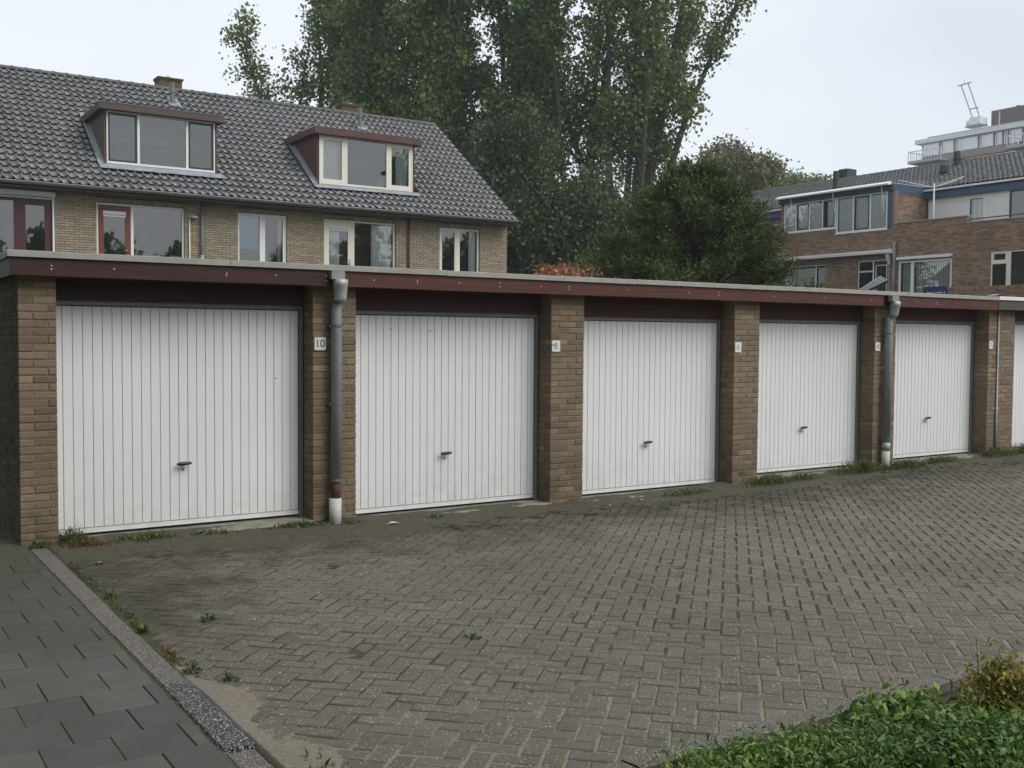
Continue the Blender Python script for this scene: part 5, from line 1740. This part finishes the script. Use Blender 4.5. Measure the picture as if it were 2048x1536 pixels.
def limb_path(p, d, length, bend, up, n=7):
    p, d = Vector(p), Vector(d).normalized()
    pts = [p.copy()]
    for i in range(n):
        d = (d + Vector((random.gauss(0, bend), random.gauss(0, bend), up + random.gauss(0, bend * 0.5)))).normalized()
        p = p + d * (length / n)
        pts.append(p.copy())
    return pts


def poplar(at, height, label, stems, leaves, crown_r, leaf='poplar_leaf', zlow=4.0, size=0.19, name='poplar_tree', group='tall poplars behind the houses', spread=0.42, lean=(0, 0), fan=(0.10, 0.34), thick=1.0):
    random.seed(int(at[0] * 100))
    t = thing(name, at, label, 'tree', group)
    A = Vector(at)
    base_top = A + Vector((lean[0] * 0.2, lean[1] * 0.2, height * 0.22))
    mb = MB(); mb.tube([A + Vector((0, 0, -0.2)), A + Vector((0, 0, 0.5)), A + (base_top - A) * 0.6, base_top], [0.5, 0.40, 0.34, 0.28], 10)
    part('trunk', mb, 'bark', t, smooth=True)
    cl = []
    tw = MB()
    for s in range(stems):
        ang = 2 * math.pi * s / stems + random.uniform(-0.4, 0.4)
        tilt = random.uniform(*fan) if s else 0.05
        d = Vector((math.cos(ang) * tilt + lean[0] / height, math.sin(ang) * tilt + lean[1] / height, 1))
        L = height * random.uniform(0.66, 0.8) if s else height * 0.8
        st = A + (base_top - A) * random.uniform(0.6, 1.0)
        pts = limb_path(st, d, L, 0.045, 0.02, 9)
        r0 = (0.2 if s else 0.26) * thick
        mb = MB(); mb.tube(pts, [r0 * (1 - 0.9 * i / 9) + 0.012 for i in range(10)], 7)
        part('limb', mb, 'bark', t, st, smooth=True)
        nb = 17
        for k in range(nb):
            f = 0.16 + 0.82 * k / nb + random.uniform(-0.02, 0.02)
            i = min(8, int(f * 9)); q = pts[i].lerp(pts[i + 1], f * 9 - i)
            if q.z < A.z + zlow: continue
            a2 = random.uniform(0, 2 * math.pi)
            bl = crown_r * (0.75 - 0.5 * f) * random.uniform(0.6, 1.15) + 0.4
            dd = Vector((math.cos(a2), math.sin(a2), random.uniform(0.5, 1.2)))
            bp = limb_path(q, dd, bl, 0.12, 0.10, 5)
            tw.tube(bp, [0.05 * (1 - 0.8 * j / 5) for j in range(6)], 5, False)
            for j in range(1, 6):
                for _ in range(1):
                    c = bp[j] + Vector((random.gauss(0, 0.2), random.gauss(0, 0.2), random.gauss(0, 0.22)))
                    cl.append(tuple(c))
                    if random.random() < 0.3:
                        e = c + Vector((random.gauss(0, 0.35), random.gauss(0, 0.35), random.uniform(-0.1, 0.6)))
                        tw.tube([bp[j], e], [0.014, 0.006], 4, False); cl.append(tuple(e))
    o = part('twigs', tw, 'bark', t); o['kind'] = 'stuff'
    o = place('crown', leaf_mesh('crown', np.array(cl) - np.array(A), leaves, spread, size, size * 0.85, leaf, -0.35), t, A)
    o['kind'] = 'stuff'
    return t


P_LAB = 'tall poplars behind the houses'
poplar((20.9, 51.5, 0), 19.2, 'smallest and leftmost poplar with thin see-through crown above the middle house roof', 4, 13000, 1.5, zlow=7.5, spread=0.27, size=0.17, fan=(0.05, 0.15))
poplar((23.8, 48.3, 0), 26.0, 'full dense poplar rising just right of the small thin one', 6, 58000, 3.9, zlow=6, spread=0.33)
poplar((26.3, 47.2, 0), 27.0, 'dense poplar at the middle of the group above the red dormer', 6, 58000, 4.0, zlow=6, spread=0.33)
poplar((29.0, 44.6, 0), 26.0, 'dark poplar behind the gable end of the terrace', 6, 46000, 3.7, zlow=6.5, spread=0.32)
poplar((31.6, 42.6, 0), 23.0, 'slim dark poplar between the gable end and the forked open poplar', 5, 11000, 2.6, zlow=9.5, spread=0.26)
poplar((33.2, 40.6, 0), 23.0, 'open poplar at the right of the group with its forked bare limbs showing', 8, 26000, 3.4, zlow=9.8, spread=0.32, lean=(0.9, -0.5), fan=(0.12, 0.34), thick=1.2)
poplar((24.5, 38.0, 0), 10.5, 'low dark tree under the poplars beside the gable end', 5, 26000, 3.4, 'dark_leaf', 0.3, 0.15, 'broadleaf_tree', 'low dark trees under the poplars', 0.36)
poplar((28.0, 36.2, 0), 8.4, 'low dark tree between the gable end and the yew', 5, 26000, 3.4, 'dark_leaf', 0.3, 0.15, 'broadleaf_tree', 'low dark trees under the poplars', 0.36)
poplar((25.9, 34.8, 0), 8.0, 'low dark tree just right of the gable end, nearest of the dark group', 5, 20000, 2.8, 'dark_leaf', 0.3, 0.15, 'broadleaf_tree', 'low dark trees under the poplars', 0.36)
poplar((33.0, 35.6, 0), 7.0, 'low dark tree right behind the yew', 5, 18000, 3.2, 'dark_leaf', 0.3, 0.15, 'broadleaf_tree', 'low dark trees under the poplars', 0.36)


def round_tree(name, at, label, rx, rz, zc, n, leaf, size, group=None, lobes=26, flat=0.6):
    t = thing(name, at, label, 'tree', group)
    A = Vector(at)
    mb = MB(); mb.tube([A + Vector((0, 0, -0.2)), A + Vector((0.1, 0, zc * 0.5)), A + Vector((0, 0.1, zc))], [0.38, 0.28, 0.14], 9); part('trunk', mb, 'bark', t, smooth=True)
    cl = []
    tw = MB()
    for k in range(lobes):
        v = rng.normal(size=3); v /= np.linalg.norm(v); v[2] = v[2] * 0.8 + 0.2
        r = random.uniform(0.55, 1.0)
        c = Vector((v[0] * rx * r, v[1] * rx * r, zc + v[2] * rz * r))
        tw.tube([A + Vector((0, 0, zc * 0.6)), A + Vector((c.x * 0.5, c.y * 0.5, zc * 0.8 + (c.z - zc) * 0.5)), A + c], [0.09, 0.05, 0.015], 5, False)
        for _ in range(10):
            cl.append((c.x + random.gauss(0, rx * 0.13), c.y + random.gauss(0, rx * 0.13), c.z + random.gauss(0, rx * 0.09)))
    o = part('branches', tw, 'bark', t); o['kind'] = 'stuff'
    o = place('crown', leaf_mesh('crown', cl, n, rx * 0.09, size, size * 0.7, leaf, -0.3), t, A); o['kind'] = 'stuff'
    return t


round_tree('chestnut_tree', (55.6, 56.2, 0), 'brown-tinged horse chestnut above the yew, against the sky', 4.0, 4.0, 11.7, 24000, 'chestnut_leaf', 0.26)
round_tree('broadleaf_tree', (71.5, 62.8, 0), 'small light green tree left of the chimney over the right-hand roof', 3.6, 3.4, 13.2, 20000, 'light_leaf', 0.26, lobes=34)
round_tree('broadleaf_tree', (65.5, 63, 0), 'light green tree between the chestnut and the pale tree', 3.2, 3.4, 11.8, 16000, 'light_leaf', 0.28, lobes=20)
round_tree('broadleaf_tree', (80, 57.5, 0), 'tiny treetop peeping over the ridge left of the far apartment balcony', 2.0, 2.6, 13.0, 4000, 'dark_leaf', 0.25, lobes=14)

# yew: many drooping sprays on a cone of lobes
yw = thing('yew_tree', (15.7, 16.9, -0.16), 'broad dark yew behind the third and fourth garages', 'tree')
A = Vector((15.7, 16.9, -0.16))
mb = MB(); mb.tube([A, A + Vector((0, 0, 1.6)), A + Vector((0.1, 0, 3.6))], [0.24, 0.19, 0.07], 9); part('trunk', mb, 'bark', yw, smooth=True)
PP, DD = [], []
tw = MB()
camr = Vector((math.cos(YAW), -math.sin(YAW), 0))
for k in range(440):
    z = 0.6 + 4.6 * random.random() ** 0.85
    prof = np.interp(z, (0.3, 1.5, 2.6, 3.4, 4.2, 4.9, 5.35), (3.0, 3.05, 2.7, 2.2, 1.65, 0.85, 0.2))
    a = random.uniform(0, 2 * math.pi)
    rr = prof * random.uniform(0.55, 1.0) * (1 + 0.12 * math.sin(3 * a + 1.0) + 0.10 * math.sin(7 * a))
    e = Vector((math.cos(a) * rr, math.sin(a) * rr, z + random.uniform(-0.1, 0.25)))
    root = Vector((e.x * 0.15, e.y * 0.15, max(0.3, z - rr * 0.45)))
    mid = root.lerp(e, 0.6) + Vector((0, 0, 0.12))
    tw.tube([A + root, A + mid, A + e], [0.03, 0.018, 0.006], 4, False)
    d = (e - root).normalized()
    ln = random.uniform(0.4, 0.85)
    for s in range(205):
        f = random.random() ** 0.7
        base = mid.lerp(e + d * ln * 0.3, f)
        j = Vector((random.gauss(0, 0.085), random.gauss(0, 0.085), random.gauss(0, 0.075)))
        PP.append(base + j)
        DD.append(d * 0.8 + Vector((random.gauss(0, 0.6), random.gauss(0, 0.6), random.gauss(0.15, 0.6))))
o = part('branches', tw, 'bark', yw); o['kind'] = 'stuff'
V, Q = leaf_quads(np.array(PP), np.array(DD), rng.uniform(0.07, 0.15, len(PP)), 0.026, bend=0.1)
o = place('crown', np_mesh('crown', V, Q, 'yew_leaf'), yw, A); o['kind'] = 'stuff'

# orange shrub
osb = thing('garden_shrub', (11.15, 15.6, -0.16), 'orange-red shrub showing over the garage roof left of the yew', 'shrub')
A = Vector((11.15, 15.6, -0.16)); cl = []
for k in range(16):
    a = random.uniform(0, 6.28); r = random.uniform(0.1, 0.6)
    pts = limb_path(A, (math.cos(a) * r * 0.3, math.sin(a) * r * 0.3, 1), random.uniform(2.74, 3.0), 0.05, 0.0, 6)
    mb = MB(); mb.tube(pts, [0.02, 0.018, 0.014, 0.012, 0.01, 0.007, 0.004], 5); part('stem', mb, 'bark', osb, A, smooth=True)
    for j in range(3, 7): cl += [tuple(pts[j] - A + Vector((random.gauss(0, 0.16), random.gauss(0, 0.16), random.gauss(0, 0.06)))) for _ in range(6)]
o = place('crown', leaf_mesh('crown', cl, 9000, 0.07, 0.08, 0.04, 'orange_leaf', 0.3), osb, A); o['kind'] = 'stuff'

# a belt of trees across the street: it shows only as reflections in the upper windows
cl = []
for k in range(60):
    x = -8 + k * 1.25; y = random.uniform(-29, -25); h = random.uniform(6.2, 9.2) + (2.0 if x > 36 else 0) + (6.5 if 41 < x < 44.5 else 0) - (2.5 if 25 < x < 34 else 0)
    for _ in range(40):
        t_ = random.random()
        r = 2.0 * (1 - t_ * 0.8)
        cl.append((x + random.gauss(0, r * 0.6), y + random.gauss(0, r * 0.5), 0.3 + t_ * h))
o = place('woodland', leaf_mesh('woodland', cl, 52000, 0.4, 0.6, 0.5, 'poplar_leaf', -0.2)); o['kind'] = 'stuff'
# unseen trees added left of the picture to shade the first garage and pavement
cl = []
for k in range(12):
    x = random.uniform(-6.0, -2.2); y = -5 + k * 1.6; h = random.uniform(9, 13)
    for _ in range(90):
        t_ = random.random()
        yy = y + random.gauss(0, 1.2)
        cl.append((min(-1.9 if yy > 4 else -3.4, x + random.gauss(0, 1.2)), yy, 0.8 + t_ * h))
o = place('unseen_shade_trees', leaf_mesh('unseen_shade_trees', cl, 34000, 0.45, 0.45, 0.38, 'dark_leaf', -0.2)); o['kind'] = 'stuff'

# ------------------------------------------------------------------ damp autumn air
m, n, l, out = nt('haze')
pv = n.new('ShaderNodeVolumePrincipled')
pv.inputs['Color'].default_value = (0.93, 0.96, 1.0, 1)
pv.inputs['Density'].default_value = 0.0008
l.new(pv.outputs['Volume'], out.inputs['Volume'])
M['haze'] = m
mb = MB(); mb.box(WORLD, -62, 152, -62, 132, -1.2, 32)
tag(part('haze', mb, 'haze'), kind='stuff')

# ------------------------------------------------------------------ weeds, bed plants, litter
def blades(P, H, lean, w, mat, name, seg=3):
    """grass blades: bent strips"""
    n = len(P)
    a = rng.uniform(0, 2 * np.pi, n); d = np.stack([np.cos(a), np.sin(a), np.zeros(n)], 1); s = np.stack([-np.sin(a), np.cos(a), np.zeros(n)], 1)
    H = np.broadcast_to(H, (n,))[:, None]; ln = (np.broadcast_to(lean, (n,)) * rng.uniform(0.3, 1.3, n))[:, None]
    V = np.empty((n, 2 * (seg + 1), 3)); Q = []
    for k in range(seg + 1):
        t = k / seg
        c = P + d * (ln * H * t * t) + np.array([0, 0, 1.0]) * H * (t - 0.25 * ln * t * t)
        ww = w * (1 - t) * 0.5 + 0.0006
        V[:, 2 * k] = c - s * ww; V[:, 2 * k + 1] = c + s * ww
    base = (np.arange(n) * 2 * (seg + 1))[:, None]
    quads = np.concatenate([base + np.array([2 * k, 2 * k + 1, 2 * k + 3, 2 * k + 2]) for k in range(seg)], 0)
    return np_mesh(name, V.reshape(-1, 3), quads, mat)


def weed(x, y, rx, ry, h, n, label, cat='weed', mat='weed_leaf', leaves=0, group='weeds along the garage doors'):
    z = sag(x, y) - 0.015
    A = Vector((x, y, z))
    t = thing('weed_clump', A, label, cat, group)
    P = np.stack([rng.normal(size=n) * rx * 0.5, rng.normal(size=n) * ry * 0.5, np.zeros(n)], 1)
    P[:, 1] = np.minimum(P[:, 1], 9.2 - y)
    hh = h * np.exp(-((P[:, 0] / rx) ** 2 + (P[:, 1] / ry) ** 2)) * rng.uniform(0.35, 1.1, n) + 0.008
    o = place('grass', blades(P, hh, 0.8, 0.006, mat, 'grass'), t, A); o['kind'] = 'stuff'
    if leaves:
        C = np.stack([rng.normal(size=leaves) * rx * 0.5, rng.normal(size=leaves) * ry * 0.5, rng.uniform(0.01, h * 0.6, leaves)], 1)
        C[:, 2] *= np.exp(-(C[:, 0] / rx) ** 2)
        D = rng.normal(size=(leaves, 3)) + np.array([0, 0, 0.6])
        V, Q = leaf_quads(C, D, rng.uniform(0.02, 0.05, leaves), rng.uniform(0.008, 0.02, leaves))
        o = place('leaves', np_mesh('leaves', V, Q, mat), t, A); o['kind'] = 'stuff'
    return t


weed(1.66, 9.02, 0.16, 0.14, 0.20, 240, 'green weed at the left foot of the first garage door', leaves=160)
weed(1.74, 8.86, 0.20, 0.12, 0.07, 320, 'dry brown weed patch in front of the left pier', mat='dry_weed', leaves=200)
weed(1.42, 8.94, 0.12, 0.1, 0.07, 160, 'low moss-green weed at the foot of the corner pier', leaves=80)
weed(2.22, 8.92, 0.34, 0.10, 0.09, 520, 'low weed strip before the first door threshold', leaves=420)
weed(2.75, 8.93, 0.30, 0.08, 0.06, 300, 'thin weed strip under the handle of the first door', leaves=180)
weed(3.55, 8.92, 0.34, 0.10, 0.09, 460, 'weed strip at the right end of the first door', leaves=300)
weed(4.05, 8.88, 0.12, 0.08, 0.06, 130, 'short weeds right of the rusty drainpipe foot', leaves=60)
weed(4.95, 8.86, 0.14, 0.05, 0.05, 140, 'small grass tuft before the second door', leaves=60)
weed(8.2, 8.84, 0.42, 0.10, 0.09, 420, 'grass strip before the third door', leaves=220)
weed(9.5, 8.82, 0.34, 0.14, 0.20, 520, 'bushy weed clump at the left foot of the fourth door', leaves=420)
weed(10.1, 8.84, 0.40, 0.12, 0.12, 420, 'lower weed clump under the fourth door', leaves=260)
weed(11.2, 8.86, 0.55, 0.16, 0.22, 800, 'large weed clump at the right foot of the fourth door', leaves=620)
weed(12.05, 8.8, 0.45, 0.16, 0.18, 640, 'weed clump around the foot of the second drainpipe', leaves=520)
weed(13.0, 8.92, 0.55, 0.12, 0.11, 600, 'long weed strip under the fifth door', leaves=420)
weed(14.3, 8.92, 0.45, 0.16, 0.20, 620, 'weed clump before the last pier and its cable pipe', leaves=460)
weed(15.1, 8.92, 0.5, 0.16, 0.22, 620, 'weed clump at the foot of the neighbouring garage door', leaves=460)
G2 = 'grass tufts growing out of the paving joints'
for x, y, rx, h, n, lb in ((1.87, 6.1, 0.07, 0.06, 90, 'small bright grass tuft near the middle of the kerb'), (3.0, 4.95, 0.05, 0.04, 50, 'tiny grass tuft among the pavers at the centre'),
                           (1.50, 5.15, 0.05, 0.07, 70, 'green tuft at the kerb just above the sand'), (1.485, 6.05, 0.04, 0.08, 60, 'dark tuft against the kerb left of the bright tuft'),
                           (1.53, 7.0, 0.05, 0.07, 80, 'tuft at the kerb in the shaded upper stretch'), (1.56, 3.72, 0.10, 0.03, 70, 'flat tuft in the sand at the bottom edge'), (1.62, 4.95, 0.03, 0.05, 30, 'thin tuft where the sand starts')):
    weed(x, y, rx, rx, h, n, lb, 'grass tuft', 'weed_leaf', 20, G2)
for x, y, rx, ry, lb in ((1.50, 5.45, 0.05, 0.30, 'dry orange weeds along the kerb above the sand'), (1.50, 6.4, 0.05, 0.45, 'yellowish weeds along the middle of the kerb'), (1.52, 7.6, 0.06, 0.6, 'sparse weeds along the far end of the kerb')):
    weed(x, y, rx * 0.7, ry, 0.028, 150, lb, 'weed', 'dry_weed' if y < 6 else 'weed_leaf', 24, 'weeds along the kerb')


def bed_plant(x, y, rx, ry, h, n, mat, label, L=0.06, Wd=0.03, cat='plant', stems=26, name='bed_plant', grass=0):
    A = Vector((x, y, -0.04))
    t = thing(name, A, label, cat, 'plants in the bed at the lower right')
    C = []
    sm = MB()
    for k in range(stems):
        a, r = random.uniform(0, 6.28), math.sqrt(random.random())
        ex, ey = math.cos(a) * r * rx, math.sin(a) * r * ry
        ez = h * (1 - 0.55 * r * r) * random.uniform(0.7, 1.08)
        sm.tube([A + Vector((ex * 0.5, ey * 0.5, 0)), A + Vector((ex * 0.85, ey * 0.85, ez * 0.6)), A + Vector((ex, ey, ez))], [0.005, 0.004, 0.002], 4, False)
        for q in range(9):
            f = (q + 1) / 9
            C.append((ex * (0.5 + 0.5 * f) + random.gauss(0, 0.03), ey * (0.5 + 0.5 * f) + random.gauss(0, 0.03), ez * f))
    o = part('stems', sm, 'weed_leaf', t); o['kind'] = 'stuff'
    o = place('foliage', leaf_mesh('foliage', C, n, 0.045, L, Wd, mat, 0.15, None, 0.9, 1.0, ovate), t, A); o['kind'] = 'stuff'
    if grass:
        P = np.stack([rng.normal(size=grass) * rx * 0.5, rng.normal(size=grass) * ry * 0.5, np.zeros(grass)], 1)
        o = place('grass', blades(P, rng.uniform(0.6, 1.5, grass) * h, 0.5, 0.009, 'weed_leaf', 'grass', 4), t, A); o['kind'] = 'stuff'


bed_plant(2.86, 2.84, 0.34, 0.16, 0.045, 8000, 'plant_leaf', 'low narrow-leaved plant at the tip of the bed, bottom edge', 0.027, 0.008, stems=46, grass=60)
bed_plant(3.16, 2.77, 0.36, 0.18, 0.055, 9000, 'plant_leaf', 'leafy plant next along the bed from the tip', 0.028, 0.010, stems=50, grass=46)
bed_plant(3.46, 2.67, 0.34, 0.22, 0.075, 11000, 'ivy_leaf', 'dark green feathery plant in the middle of the bed', 0.024, 0.007, stems=60, grass=50)
bed_plant(3.86, 2.80, 0.22, 0.15, 0.10, 6500, 'plant_leaf', 'rounded mound of bright glossy leaves against the kerb', 0.036, 0.016, stems=50)
bed_plant(3.82, 2.42, 0.34, 0.20, 0.11, 10000, 'ivy_leaf', 'dark ivy-like plant below the rounded mound at the bottom edge', 0.028, 0.013, stems=50, grass=26)
bed_plant(4.14, 2.50, 0.20, 0.16, 0.11, 6000, 'plant_leaf', 'mixed green plant left of the yellow shrub', 0.027, 0.010, stems=44, grass=22)
bed_plant(4.30, 2.62, 0.12, 0.15, 0.30, 6000, 'yellow_leaf', 'yellowing shrub at the right edge of the bed', 0.025, 0.010, 'shrub', 44, 'bed_shrub', 10)
bed_plant(4.80, 2.82, 0.30, 0.10, 0.05, 2000, 'weed_leaf', 'sparse low weeds along the kerb behind the yellow shrub', 0.03, 0.010, stems=30, grass=60)

def fallen_leaf(x, y, s, label, mat='dead_leaf', cat='fallen leaf', name='fallen_leaf'):
    z = sag(x, y) + 0.004
    a = random.uniform(0, 6.28)
    mb = MB()
    n = 8
    up, lo = [], []
    for k in range(n + 1):
        t_ = k / n
        w_ = s * 0.32 * math.sin(math.pi * min(1, t_ * 0.94 + 0.03)) ** 0.8
        u = (t_ - 0.5) * s
        h_ = 0.006 * math.sin(t_ * 4 + a) + 0.004
        for sgn, arr in ((1, up), (-1, lo)):
            arr.append((x + u * math.cos(a) - sgn * w_ * math.sin(a), y + u * math.sin(a) + sgn * w_ * math.cos(a), z + h_ + 0.005))
    for k in range(n):
        c0 = tuple((p + q) / 2 for p, q in zip(up[k], lo[k])); c1 = tuple((p + q) / 2 for p, q in zip(up[k + 1], lo[k + 1]))
        c0, c1 = (c0[0], c0[1], c0[2] - 0.004), (c1[0], c1[1], c1[2] - 0.004)
        mb.quad(up[k], c0, c1, up[k + 1]); mb.quad(c0, lo[k], lo[k + 1], c1)
    mb.tube([(x - 0.5 * s * math.cos(a), y - 0.5 * s * math.sin(a), z + 0.006), (x - 0.85 * s * math.cos(a), y - 0.85 * s * math.sin(a), z + 0.004)], 0.0015, 4)
    tag(part(name, mb, mat, None, (x, y, z)), label, cat)


fallen_leaf(1.69, 8.1, 0.09, 'yellow fallen leaf on the dark pavers near the first pier')
fallen_leaf(4.41, 8.70, 0.10, 'crumpled pale wrapper lying before the second door', 'paper', 'litter', 'wrapper')
fallen_leaf(7.4, 8.74, 0.085, 'flat white scrap of paper before the third door', 'paper', 'litter', 'paper_scrap')
fallen_leaf(11.42, 8.66, 0.11, 'brown fallen leaf at the foot of the second drainpipe')
fallen_leaf(3.76, 5.03, 0.05, 'small dark fallen leaf on the pavers in the centre', 'rust')
fallen_leaf(6.9, 8.6, 0.07, 'pale fallen leaf before the third pier')
